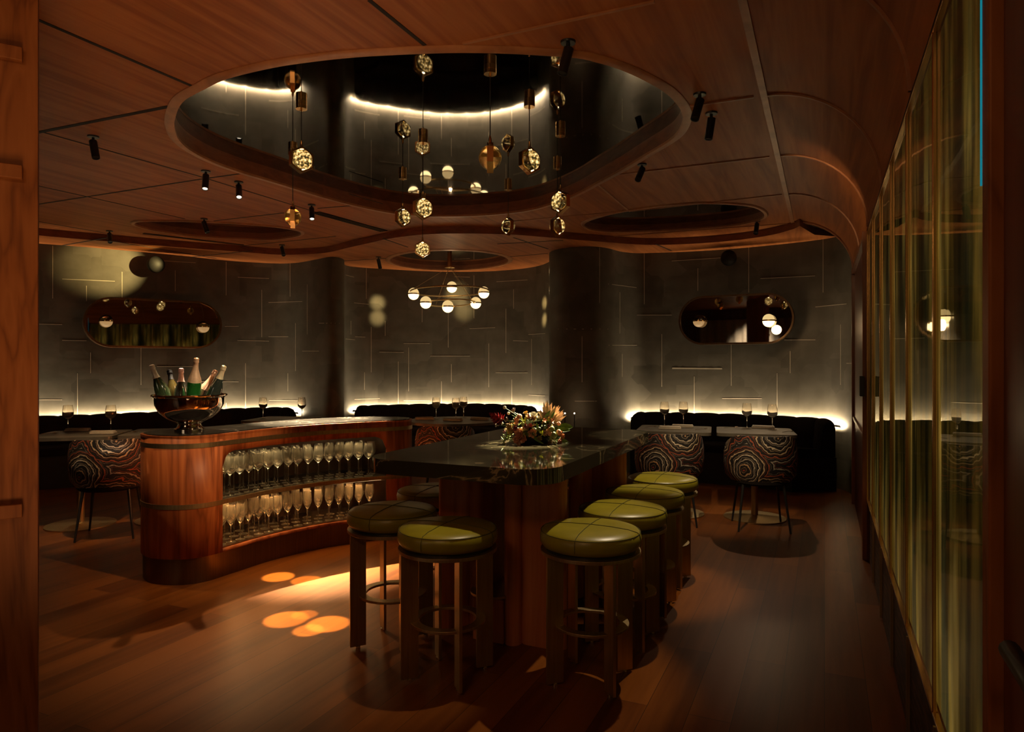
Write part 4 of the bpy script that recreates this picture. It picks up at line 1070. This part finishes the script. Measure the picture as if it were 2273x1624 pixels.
# ------------------------------------------------------------------ dining tables and chairs
def dining_table(xc, zc, rz, label, w=0.66, d=0.64, round_=False, Z=0.79):
    p = C2R(xc, zc); t = thing('dining_table', label, 'table', (p.x, p.y, 0), rz, 'dining tables in front of the banquettes')
    m = MB()
    if round_: m.plate([Vector((w / 2 * math.cos(a), w / 2 * math.sin(a))) for a in [2 * PI * k / 48 for k in range(48)]], [], Z - 0.028, Z)
    else: m.plate(rrect(w, d, 0.05, 6), [], Z - 0.028, Z)
    obj('table_top', m, M_table, t, ang=30, bevel=0.002)
    m = MB(); m.lathe([(0, 0.0), (0.27, 0.0), (0.27, 0.010), (0.05, 0.022), (0.03, 0.03), (0.03, 0.70), (0.06, 0.72), (0.06, 0.7615), (0, 0.7615)], 40); obj('pedestal', m, M_bronze, t, ang=40)
    return t
WR = -0.0
dining_table(2.20, 6.19, math.radians(8), 'square dining table at right, nearest the glass cabinets, chrome pedestal visible')
dining_table(1.52, 6.38, math.radians(8), 'square dining table behind the far end of the high table', w=0.66)
dining_table(-3.74, 5.92, math.radians(38), 'dining table at far left, beside the left door post')
dining_table(-3.08, 6.12, math.radians(38), 'dining table directly behind the console, mostly hidden by the silver bowl')
dining_table(-2.52, 7.50, 0.3, 'dining table far behind the console, hidden but for its two glasses')
dining_table(-0.62, 7.34, 0.4, 'dining table in the middle alcove beneath the chandelier', w=1.0, d=0.8, round_=True)
def make_chair(label):
    t = thing('tub_chair', label, 'chair', (0, 0, 0), 0)     # back faces -Y, seat opens to +Y
    n_ = 36; vs = []; fs = []
    def ring(r, z, ks):
        return [(r[0] * math.sin(a), -r[1] * math.cos(a) * 1.0, z) for a in ks]
    ks = [-2.05 + 4.10 * k / n_ for k in range(n_ + 1)]
    prof = [(0.235, 0.40, 1), (0.285, 0.47, 1), (0.30, 0.60, 1), (0.298, 0.72, 1), (0.285, 0.800, 1), (0.262, 0.800, 1), (0.250, 0.70, 1), (0.245, 0.50, 1), (0.215, 0.42, 1)]
    for a in ks:
        drop = max(0, (abs(a) - 0.8)) / 1.25; 
        for r, z, _ in prof:
            zz = 0.40 + (z - 0.40) * (1 - 0.42 * drop ** 1.3)
            vs.append((r * math.sin(a), -r * math.cos(a) * 0.95, zz))
    kk = len(prof)
    for i in range(n_):
        for q in range(kk): q2 = (q + 1) % kk; fs.append((i * kk + q, (i + 1) * kk + q, (i + 1) * kk + q2, i * kk + q2))
    fs.append(tuple(range(kk))[::-1]); fs.append(tuple(n_ * kk + q for q in range(kk)))
    m = MB(); m.add(vs, fs); obj('backrest', m, M_agate, t, ang=60)
    m = MB(); m.lathe([(0, 0.385), (0.225, 0.385), (0.24, 0.40), (0.243, 0.45), (0.225, 0.475), (0, 0.482)], 40); obj('seat', m, M_velvet, t)
    for sx in (-1, 1):
        for sy in (-1, 1):
            m = MB(); m.tube([(sx * 0.16, sy * 0.15, 0.39), (sx * 0.205, sy * 0.20, 0.0)], [0.012, 0.008], 10); obj('leg', m, M_black, t)
    return t
ch0 = make_chair('agate-patterned tub chair in front of the right table, nearest the glass cabinets')
def face(xc, zc, deg): p = C2R(xc, zc); return (p.x, p.y, 0), math.radians(deg)
l, r = face(2.12, 5.83, 14); ch0.location = l; ch0.rotation_euler = (0, 0, r); gch = 'patterned tub chairs at the dining tables'; ch0['group'] = gch
l, r = face(1.385, 6.02, 20); dup(ch0, l, r, 'agate-patterned tub chair behind the right row of green stools', gch)
l, r = face(-3.28, 5.58, 42); dup(ch0, l, r, 'dim patterned tub chair at far left, beside the console', gch)
l, r = face(-0.655, 6.72, 30); dup(ch0, l, r, 'shadowed patterned tub chair between the console and the high table', gch)

# glasses, napkins, cutlery
DZ = 0.7905
def at_table(px, py, dzz=0): z = FPX * (EYE - DZ) / (py - HY); p = C2R((px - CX) / FPX * z, z); return (p.x, p.y, DZ)
gl0 = wineglass('wine_glass', 'wine glass left of the pair on the table behind the high table end', H=0.235, R=0.046, bowl=0.125)
gpos = [(1475, 945, None), (1517, 944.5, 'wine glass right of the pair on the table behind the high table end'),
        (1658, 950, 'wine glass left of the pair on the table nearest the cabinets'), (1714.5, 953.5, 'wine glass right of the pair on the table nearest the cabinets'),
        (151, 957, 'wine glass near the door post on the far left table'), (246, 957, 'wine glass on the far left table, right of the napkins'),
        (584, 929, 'wine glass behind the console top, near its middle'), (670, 929, 'rightmost of the wine glasses seen above the console top, by the dark column'),
        (968, 929, 'leftmost wine glass on the middle alcove table'), (1012, 930.5, 'middle wine glass on the middle alcove table'), (1029, 927, 'rightmost wine glass on the middle alcove table')]
gl0['group'] = 'wine glasses set on the dining tables'
for i, (px, py, lab) in enumerate(gpos):
    if i == 0: gl0.location = at_table(px, py)
    else:
        c = gl0.copy(); COL.objects.link(c); c.location = at_table(px, py); c['label'] = lab
m = MB(); m.box(0, 0, 0.011, 0.20, 0.062, 0.02); m.box(0, 0.002, 0.025, 0.19, 0.056, 0.008)
nap0 = tag(obj('napkin', m, M_napkin, bevel=0.006), '', 'napkin', 'folded napkins on the dining tables')
npos = [(1515, 948.5, 8, 'folded napkin behind, beside the right glass of the far end table'), (1487, 952.5, 8, 'folded pale napkin at the front edge of the table behind the high table'), (1694, 951, 2, 'folded grey napkin between the two glasses on the table nearest the cabinets'),
        (173, 957, 30, 'rear folded napkin on the far left table'), (229, 963, 30, 'front folded napkin on the far left table'), (942, 931, 40, 'left folded napkin on the middle alcove table'), (1005, 934.5, 10, 'front folded napkin on the middle alcove table'), (1065, 932, 5, 'right folded napkin on the middle alcove table, near the red bloom')]
for i, (px, py, rz, lab) in enumerate(npos):
    o = nap0 if i == 0 else nap0.copy()
    if i: COL.objects.link(o)
    o.location = at_table(px, py); o.rotation_euler = (0, 0, math.radians(rz)); o['label'] = lab
def spoon():
    m = MB(); m.tube([(-0.08, 0, 0.003), (0.0, 0, 0.006), (0.05, 0, 0.004)], 0.002, 6); m.sphere((0.068, 0, 0.005), 0.02, 12, 8, sc=(1.1, 0.7, 0.2))
    return tag(obj('spoon', m, M_cutlery), '', 'cutlery', 'spoons laid on the dining tables')
sp0 = spoon()
for i, (px, py, rz, lab) in enumerate([(1444, 948, 60, 'spoon at the left end of the table behind the high table'), (1556, 953, 60, 'spoon at the front, right of the pale napkin'), (1622, 949, 50, 'spoon at the rear left of the table nearest the cabinets'), (1748, 958.5, 60, 'spoon at the right front of the table nearest the cabinets'),
                                    (104, 963, 90, 'spoon on the far left table, beside the door post'), (282, 960, 80, 'spoon on the far left table, nearest the console')]):
    o = sp0 if i == 0 else sp0.copy()
    if i: COL.objects.link(o)
    o.location = at_table(px, py); o.rotation_euler = (0, 0, math.radians(rz)); o['label'] = lab

# ------------------------------------------------------------------ pendants under the big mirror
HM = 1.60
def make_pendant(label):
    t = thing('pendant_lamp', label, 'lamp', (0, 0, 0))
    # hexagonal brass frame, opening along local Y; centre at z=0
    def hexp(r): return [(r * math.sin(PI / 3 * k), r * math.cos(PI / 3 * k)) for k in range(6)]
    o6, i6 = hexp(0.083), hexp(0.070); vs = []; fs = []; w = 0.017
    for (x, z) in o6: vs += [(x, -w, z), (x, w, z)]
    for (x, z) in i6: vs += [(x, -w, z), (x, w, z)]
    for k in range(6):
        j = (k + 1) % 6
        fs += [(2 * k, 2 * j, 2 * j + 1, 2 * k + 1), (12 + 2 * k, 12 + 2 * k + 1, 12 + 2 * j + 1, 12 + 2 * j), (2 * k, 12 + 2 * k, 12 + 2 * j, 2 * j), (2 * k + 1, 2 * j + 1, 12 + 2 * j + 1, 12 + 2 * k + 1)]
    m = MB(); m.add(vs, fs); obj('hexagon_frame', m, M_brass, t, smooth=False, bevel=0.001)
    m = MB(); m.lathe([(0, -0.003), (0.060, -0.003), (0.060, 0.003), (0, 0.003)], 32, M=Matrix.Rotation(PI / 2, 4, 'X')); obj('light_plate', m, M_gold, t, ang=30)
    for s in (-1, 1):
        m = MB(); pr = [(0.0, 0.0049)] + [(0.064 * math.cos(a), 0.005 + 0.056 * math.sin(a)) for a in [PI / 2 * k / 12 for k in range(13)]]
        pr[-1] = (0.0, pr[-1][1]); pr.insert(1, (0.0640, 0.0049))
        pr.pop(2)
        m.lathe(pr, 36, M=Matrix.Rotation(PI / 2 * s, 4, 'X')); obj('glass_lens', m, M_pend, t, ang=40)
    m = MB(); m.box(0, 0, 0.052, 0.016, 0.012, 0.008); obj('led_chip', m, M_chip, t, smooth=False)
    m = MB(); m.lathe([(0, 0.081), (0.010, 0.081), (0.009, 0.10), (0.005, 0.118), (0, 0.118)], 14); obj('socket', m, M_brass, t)
    return t
pend = [('A', 669, 225, 355, 40, 'pendant lamp with hexagon frame, lower left one facing right, nearest on the left'),
        ('B', 650, 331, 482, 105, 'lowest pendant lamp at far left, hexagon seen edge-on'),
        ('C', 894, 385, 482, 50, 'small pendant lamp left of the longest middle cord, hexagon turned right'),
        ('D', 939, 303, 462, 35, 'pendant lamp in the centre with lens turned to the right'),
        ('E', 938, 440, 553, 5, 'lowest and farthest pendant lamp in the middle, hexagon facing the camera'),
        ('F', 1088, 145, 350, 92, 'nearest pendant lamp with golden glowing side, hexagon seen edge-on'),
        ('G', 1175, 220, 357, 40, 'pendant lamp with sparkling star light, right of the golden glowing one'),
        ('H', 1128, 410, 502, -60, 'small far pendant lamp hanging low under the golden glowing one'),
        ('I', 1244, 287, 448, -45, 'upper pendant lamp of the right pair, hexagon on its right side'),
        ('J', 1237, 362, 502, 50, 'lower pendant lamp of the right pair, hexagon on its left side')]
pd0 = None
for (k_, px, cy, ly, deg, lab) in pend:
    top = P(px, cy, HM); z = FPX * HM / (HY - cy); zl = EYE + (HY - ly) * z / FPX
    rz = YAW + math.radians(deg)
    if pd0 is None: pd0 = make_pendant(lab); pd0['group'] = 'hexagonal glass pendant lamps'; pd0.location = (top.x, top.y, zl); pd0.rotation_euler = (0, 0, rz); t = pd0
    else:
        t = dup(pd0, (top.x, top.y, zl), rz, lab, 'hexagonal glass pendant lamps')
        for c in list(COL.objects):
            if c.parent == t and (c.name.startswith('cord') or c.name.startswith('canopy')): bpy.data.objects.remove(c)
    lz = ZC + 0.10 - zl
    m = MB(); m.tube([(0, 0, 0.117), (0, 0, lz - 0.05)], 0.0028, 8); obj('cord', m, M_cord, t)
    m = MB(); m.lathe([(0, lz - 0.062), (0.006, lz - 0.062), (0.006, lz - 0.048), (0.034, lz - 0.048), (0.034, lz - 0.028), (0.032, lz - 0.027), (0.034, lz - 0.026), (0.034, lz - 0.0005), (0, lz - 0.0005)], 28); obj('canopy', m, M_brass, t, ang=40)

# ------------------------------------------------------------------ ring chandelier in the middle alcove
zc_ = 9.15; cp = C2R((998 - CX) / FPX * zc_, zc_)
chd = thing('chandelier', 'brass ring chandelier with glowing glass globes hanging in the middle alcove', 'lamp', (cp.x, cp.y, 0))
def CL(px, py, z): return PZ(px, py, z) - Vector((cp.x, cp.y, 0))
ztop = ZS + 0.06
m = MB(); m.lathe([(0, ztop - 0.20), (0.07, ztop - 0.20), (0.07, ztop - 0.185), (0.03, ztop - 0.18), (0.03, ztop - 0.001), (0, ztop - 0.001)], 24); obj('ceiling_mount', m, M_brass, chd, ang=40)
def ring_(rx, zc0, name):
    m = MB(); m.tube([(rx * math.cos(a), rx * math.sin(a), zc0 + 0.02 * math.sin(a + 2)) for a in [2 * PI * k / 64 for k in range(64)]], 0.010, 8, closed=True); return obj(name, m, M_bronze, chd)
z1 = EYE + (HY - 646) * zc_ / FPX; z2 = EYE + (HY - 672) * zc_ / FPX
ring_(0.52, z1, 'upper_ring'); ring_(0.34, z2, 'lower_ring')
for k in range(3):
    a = 2 * PI * k / 3 + 0.6
    m = MB(); m.tube([(0.02 * math.cos(a), 0.02 * math.sin(a), ztop - 0.2), (0.33 * math.cos(a), 0.33 * math.sin(a), z2)], 0.0018, 6); obj('hanger', m, M_bronze, chd)
    m = MB(); m.tube([(0.02 * math.cos(a + 1), 0.02 * math.sin(a + 1), ztop - 0.2), (0.52 * math.cos(a + 1), 0.52 * math.sin(a + 1), z1)], 0.0018, 6); obj('hanger', m, M_bronze, chd)
gls = [(918, 652, 9.1), (945, 671, 8.85), (1003, 637, 9.65), (1074, 649, 9.2), (1056, 672, 9.3), (994, 680, 8.82), (975, 655, 9.5)]
def globe(parent, c, r, bulb=None, bulb2=None):
    bulb = bulb or M_bulb; bulb2 = bulb2 or M_dome
    gh = MB(); nseg = 10
    gh.lathe([(0, 0.008)] + [(r * math.cos(a), 0.008 + r * math.sin(a)) for a in [PI / 2 * k / nseg for k in range(nseg)]] + [(0, 0.008 + r)], 28, M=Matrix.Translation(c)); up = obj('glass_dome', gh, bulb2, parent, ang=40)
    lo = MB(); lo.lathe([(0, -0.008 - r)] + [(r * math.cos(a), -0.008 - r * math.sin(a)) for a in [PI / 2 * (nseg - 1 - k) / nseg for k in range(nseg)]] + [(0, -0.008)], 28, M=Matrix.Translation(c)); obj('glowing_bowl', lo, bulb, parent, ang=40)
    rg = MB(); rg.lathe([(0, -0.008), (r + 0.006, -0.008), (r + 0.006, 0.008), (0, 0.008)], 28, M=Matrix.Translation(c)); obj('globe_band', rg, M_brass, parent, ang=40)
for (px, py, z) in gls[:6]: globe(chd, CL(px, py, z), 0.072)
CHL = PZ(1000, 655, 9.15)
light('chandelier_glow', 'POINT', (CHL.x, CHL.y, CHL.z - 0.05), 3.0, WARM, size=0.02)
def wall_spot(px, py, src, e_, spot=14, blend=0.9, col=(1.0, 0.74, 0.30)):
    e = e_ * 22; h = wall_hit(px); z = h[0]; tgt = PZ(px, py, z); light('globe_beam', 'SPOT', src, e, col, aim=tgt, size=0.035, spot=spot, blend=1.0)
g0 = PZ(905, 652, 9.1)
# light thrown by the globes: two half discs with the band's shadow between
sL = PZ(890, 655, 9.3)
wall_spot(838, 672, sL, 5.5, 15, .55); wall_spot(838, 705, sL, 5.5, 15, .55)
sM = PZ(1012, 660, 9.9)
wall_spot(1015, 655, sM, 1.5, 36, .9); wall_spot(1030, 690, sM, 1.3, 30, .9)
sR = PZ(1120, 665, 9.2)
wall_spot(1209, 672, sR, 6.0, 15, .55); wall_spot(1209, 709, sR, 6.0, 15, .55)
sR2 = PZ(1130, 640, 8.9)
light('globe_beam', 'SPOT', sR2, 110.0, (1.0, 0.8, 0.45), aim=PZ(1225, 603, 8.85), size=0.012, spot=13, blend=.6)
light('globe_beam', 'SPOT', sR2, 110.0, (1.0, 0.8, 0.45), aim=PZ(1225, 645, 8.85), size=0.012, spot=13, blend=.6)

# ------------------------------------------------------------------ oval wall mirrors with globe sconces
def pill_mirror(pxa, pxb, za, zb_, pyc, hgt, label, off=0.05, ex=0.0):
    a, b_ = C2R((pxa - CX) / FPX * za, za), C2R((pxb - CX) / FPX * zb_, zb_)
    c = (a + b_) / 2; d = (b_ - a); L = d.length; ang = math.atan2(d.y, d.x)
    zz = EYE + (HY - pyc) * ((za + zb_) / 2) / FPX
    t = thing('wall_mirror', label, 'mirror', (c.x, c.y, zz), ang)
    n_ = 16; r = hgt / 2
    def pl(rr): 
        o = []
        for k in range(n_ + 1):
            q = -PI / 2 + PI * k / n_; o.append((L / 2 - r + rr * math.cos(q), rr * math.sin(q)))
        for k in range(n_ + 1):
            q = PI / 2 + PI * k / n_; o.append((-L / 2 + r + rr * math.cos(q), rr * math.sin(q)))
        return o
    m = MB(); lo = pl(r); k = len(lo)
    m.add([(x, -0.025, z) for x, z in lo] + [(x, 0.02, z) for x, z in lo], [tuple(range(k)), tuple(range(k, 2 * k))[::-1]] + [(i, i + k, (i + 1) % k + k, (i + 1) % k) for i in range(k)])
    obj('mirror_glass', m, M_wmir, t, ang=30)
    m = MB(); o, i_ = pl(r + 0.018), pl(r - 0.004)
    vs = [(x, -0.04, z) for x, z in o] + [(x, 0.05 + ex, z) for x, z in o] + [(x, 0.05 + ex, z) for x, z in i_] + [(x, -0.04, z) for x, z in i_]
    fs = []
    for q in range(4):
        for i in range(k): j = (i + 1) % k; q2 = (q + 1) % 4; fs.append((q * k + i, q2 * k + i, q2 * k + j, q * k + j))
    m.add(vs, fs); obj('frame', m, M_bronzed, t, ang=30)
    return t, ang
mL, aL = pill_mirror(188, 488, 8.15, 9.05, 718, 0.575, 'long oval smoked mirror on the left wall, above the silver bowl', ex=0.10)
mR, aR = pill_mirror(1511, 1760, 8.60, 7.95, 709, 0.565, 'long oval smoked mirror on the right wall with bright starry lamp')
def sconce(px, py, z, ang, label, e=0.0):
    c = PZ(px, py, z); t = thing('wall_sconce', label, 'lamp', c, ang, 'globe sconces on the oval mirrors')
    m = MB(); m.tube([(0, 0.0, 0), (0, 0.13, 0)], 0.008, 8); m.lathe([(0, 0), (0.04, 0), (0.04, 0.01), (0, 0.01)], 20, M=Matrix.Translation((0, 0.135, 0)) @ Matrix.Rotation(PI / 2, 4, 'X')); obj('bracket', m, M_brass, t)
    globe(t, Vector((0, 0, 0)), 0.068, None if e else M_dim, None if e else M_glass)
    if e: light('sconce_glow', 'POINT', c + Vector((0.1 * SN, -0.1 * CS - 0.03, -0.10)), e, WARM, size=0.06)
sconce(236, 712, 8.22, aL, 'glass globe sconce on the left part of the left oval mirror', 0.0)
sconce(452, 725, 8.86, aL, 'dim glass globe sconce on the right part of the left oval mirror', 0.0)
sconce(1551, 712, 8.40, aR, 'glass globe sconce on the left part of the right oval mirror', 0.0)
sconce(1706, 711, 8.00, aR, 'brightest glass globe sconce, on the right part of the right oval mirror', 3.0)

# ------------------------------------------------------------------ round wall speakers near the soffit
def speaker(px, py, label, r=0.105, out=0.16):
    h = wall_hit(px); pp, nn = W_at(h[1]); c2 = pp + nn * (out + r); zz = EYE + (HY - py) * (h[0] - 0.2) / FPX
    t = thing('wall_speaker', label, 'speaker', (c2.x, c2.y, zz), 0)
    m = MB(); m.sphere((0, 0, 0), r, 28, 18); obj('shell', m, M_matte, t)
    m = MB(); m.tube([(-nn.x * r * 0.8, -nn.y * r * 0.8, 0), (-nn.x * (r + out) * 0.98, -nn.y * (r + out) * 0.98, 0.03)], 0.014, 10); obj('bracket', m, M_black, t)
    return c2, zz
SP, spz = speaker(337, 587, 'black round speaker on the left wall casting a long shadow')
speaker(1626, 573, 'black round speaker on the right wall above the oval mirror', r=0.095)
src = PZ(560, 560, 8.3)
light('wall_washer', 'SPOT', (SP.x + 0.95, SP.y - 0.10, spz + 0.02), 300, (1.0, 0.74, 0.27), aim=(SP.x - 0.6, SP.y - 0.3, spz - 0.04), size=0.01, spot=34, blend=0.8)

# ------------------------------------------------------------------ track spotlights
def downlight(px, py, tx, ty, tz, label, e=0, spot=30, blend=0.6, col=SOFT, h=HC, lit=False, L=0.115, r=0.024):
    base = P(px, py, h); aim = Vector((tx, ty, tz)); Zc = EYE + h
    t = thing('spotlight', label, 'lamp', (base.x, base.y, Zc), 0, 'black cylinder spotlights under the ceiling')
    m = MB(); m.lathe([(0, -0.010), (0.034, -0.010), (0.036, 0.0), (0, 0.0)], 24); m.lathe([(0, -0.045), (0.009, -0.045), (0.009, -0.009), (0, -0.009)], 12); obj('ceiling_plate', m, M_black, t, ang=40)
    piv = Vector((0, 0, -0.045)); d = (aim - Vector((base.x, base.y, Zc - 0.045))).normalized()
    q = d.to_track_quat('-Z', 'Y').to_matrix().to_4x4()
    T = Matrix.Translation(piv) @ q
    m = MB(); m.lathe([(0, 0.012), (r, 0.012), (r, -L), (r - 0.004, -L), (r - 0.004, -L + 0.012), (0, -L + 0.012)], 28, M=T); obj('cylinder', m, M_black, t, ang=40)
    m = MB(); m.lathe([(0, -L + 0.006), (r - 0.005, -L + 0.006), (r - 0.005, -L + 0.010), (0, -L + 0.010)], 20, M=T); obj('lens', m, M_lens if lit else M_black, t, ang=40)
    if e:
        p0 = Vector((base.x, base.y, Zc)) + piv + d * (L + 0.01)
        light('spot_beam', 'SPOT', p0, e * 5, col, aim=aim, size=0.015, spot=spot, blend=blend)
bt = (bc.x, bc.y, 1.2)
fcv = (fc.x, fc.y, TZ + 0.1)
downlight(1261, 92, -1.50, 2.55, 0.68, 'nearest black spotlight, at the front rim of the large ceiling oval', e=16, spot=17, blend=1.0)
downlight(1553, 208, -1.05, 3.1, 0.7, 'upper black spotlight at the right tip of the large ceiling oval', e=24, spot=30)
downlight(1579, 250, -0.95, 4.25, 0.7, 'lower black spotlight at the right tip of the large ceiling oval', e=24, spot=30)
# beams added with no lamp of their own, for bowl, console, cove, chairs
light('spot_beam', 'SPOT', P(1240, 110, HC - 0.12), 420, SOFT, aim=(bc.x, bc.y, 1.15), size=0.02, spot=8, blend=0.6)
light('spot_beam', 'SPOT', P(1240, 100, HC - 0.12), 270, WARM, aim=C2R(-2.0, 4.5, 0.45), size=0.02, spot=26, blend=0.9)
light('spot_beam', 'SPOT', P(1579, 280, HC - 0.12), 60, WARM, aim=PZ(1850, 440, 5.0), size=0.02, spot=30, blend=1.0)
light('spot_beam', 'SPOT', P(1579, 280, HC - 0.12), 190, (1.0, 0.74, 0.42), aim=C2R(1.75, 5.9, 0.55), size=0.02, spot=30, blend=0.9)
light('spot_beam', 'SPOT', P(692, 454, HC - 0.12) - Vector((0.6, 1.6, 0)), 160, WARM, aim=C2R(-3.4, 5.6, 0.5), size=0.02, spot=34, blend=1.0)
downlight(1425, 364, *fcv, 'black spotlight right of the large oval, aimed at the flowers', e=620, spot=12, blend=0.8, col=(1.0, 0.84, 0.54))
downlight(207, 302, *P(400, 1360, -EYE), 'black spotlight nearest the left door post, tilted to the right', e=14, spot=48, blend=1.0, col=WARM)
pool = P(690, 1290, -EYE)
downlight(457, 379, bc.x, bc.y, 1.02, 'second black spotlight from the left door post, lens lit', e=420, spot=13, lit=True)
downlight(530, 403, *P(560, 1330, -EYE), 'third black spotlight from the left door post, lens lit', e=60, spot=40, blend=1.0, lit=True, col=WARM)
p2 = P(690, 1380, -EYE)
downlight(692, 454, *P(715, 1222, -EYE), 'black spotlight beside the ceiling air slot, lens lit', e=1900, spot=33, blend=0.8, lit=True, col=(1.0, 0.76, 0.44))
downlight(453, 485, *C2R(-2.2, 6.6, 0.5), 'small dark spotlight in front of the left oval recess', e=0)
downlight(243, 512, *C2R(-3.6, 6.4, 0.5), 'small dark spotlight at far left near the soffit step', e=0)
downlight(626, 543, *C2R(-2.0, 7.4, 0.5), 'small dark spotlight right of the soffit step at left', e=0)
downlight(840, 570, *C2R(-1.3, 9.3, 0.5), 'small dark spotlight left of the round recess over the chandelier', h=HS, e=0)
downlight(1680, 490, *C2R(1.9, 6.0, 0.7), 'small dark spotlight just behind the right oval recess', e=22, spot=60, blend=1)
# beams landing on the floor between console and stools
def beam(px, py, x, y, z, e, spot, blend=0.35, col=(1.0, 0.74, 0.36)):
    light('pendant_beam', 'SPOT', (x, y, z), e * 42, col, aim=P(px, py, -EYE), size=0.01, spot=spot, blend=blend)
A_ = P(669, 225, HM)
for (px, py, sp_, e) in [(635, 1374, 7.0, 36), (728, 1384, 6.6, 36), (684, 1398, 4.6, 26), (676, 1364, 4.2, 22), (618, 1280, 6.0, 30), (680, 1288, 5.8, 30)]:
    beam(px, py, A_.x, A_.y, 2.05, e, sp_)
G_ = P(1175, 220, HM)
light('pendant_beam', 'SPOT', (G_.x, G_.y, 1.95), 30, (1.0, 0.78, 0.4), aim=P(1060, 1016, -0.45), size=0.01, spot=9, blend=0.6)
F_ = P(1088, 145, HM)
light('pendant_beam', 'SPOT', (F_.x, F_.y, 1.95), 30, (1.0, 0.78, 0.4), aim=P(1200, 993, -0.45), size=0.01, spot=10, blend=0.6)

# linear air slots
def slot(pts, w, label, h, n_=4):
    m = MB(); a, b_ = P(*pts[0], h), P(*pts[1], h); c = (a + b_) / 2; L = (b_ - a).length; ang = math.atan2(b_.y - a.y, b_.x - a.x)
    t = thing('air_slot', label, 'vent', (c.x, c.y, EYE + h - 0.001), ang)
    m.box(0, 0, -0.002, L, w, 0.004); obj('backing', m, M_seam, t, smooth=False)
    for k in range(n_):
        m = MB(); m.box(0, -w / 2 + w * (k + 0.5) / n_, -0.007, L, w / n_ * 0.25, 0.006); obj('blade', m, M_bronzed, t, smooth=False)
slot([(700, 470), (852, 512)], 0.11, 'long dark air slot behind the black spotlight, right of the left oval recess', HC)
slot([(318, 517), (540, 543)], 0.06, 'long dark air slot in the ceiling behind the left oval recess', HC, 2)

# two small bare lights on the dark column
for (px, lab) in ((1254, 'left small bare light at the foot of the dark column, touching the spiky flower'), (1275, 'right small bare light at the foot of the dark column')):
    c = PZ(px, 917, 8.05); t = thing('small_lamp', lab, 'lamp', (c.x, c.y, 0), 0)
    m = MB(); m.lathe([(0, 0), (0.05, 0), (0.05, 0.01), (0.006, 0.015), (0.006, c.z - 0.02), (0, c.z - 0.02)], 16); obj('stand', m, M_black, t)
    m = MB(); m.sphere((0, 0, c.z), 0.010, 12, 8); obj('bulb', m, M_lens, t)
    light('bulb_glow', 'POINT', (c.x, c.y, c.z + 0.03), 0.7, (1.0, 0.70, 0.40), size=0.02)

# curtain in the bar room behind the camera, seen only in the mirror
m = MB(); vs = []; fs = []; c0 = C2R(-4.1, -0.3)
for i in range(81):
    s = i / 80 * 2.8; x = c0.x - 1.5 + s; y = c0.y + 0.05 * math.sin(s * 26)
    vs += [(x, y, 0.05), (x, y, 2.6)]
for i in range(80): fs.append((2 * i, 2 * i + 2, 2 * i + 3, 2 * i + 1))
m.add(vs, fs); tag(obj('curtain', m, M_curtain, solid=0.006), 'pale pleated curtain behind the camera, seen in the right oval mirror', 'curtain')
light('curtain_fill', 'SPOT', (c0.x, c0.y + 1.1, 2.8), 260, SOFT, aim=(c0.x, c0.y, 1.7), size=0.05, spot=60, blend=0.8)  # unseen spot added to brighten the curtain
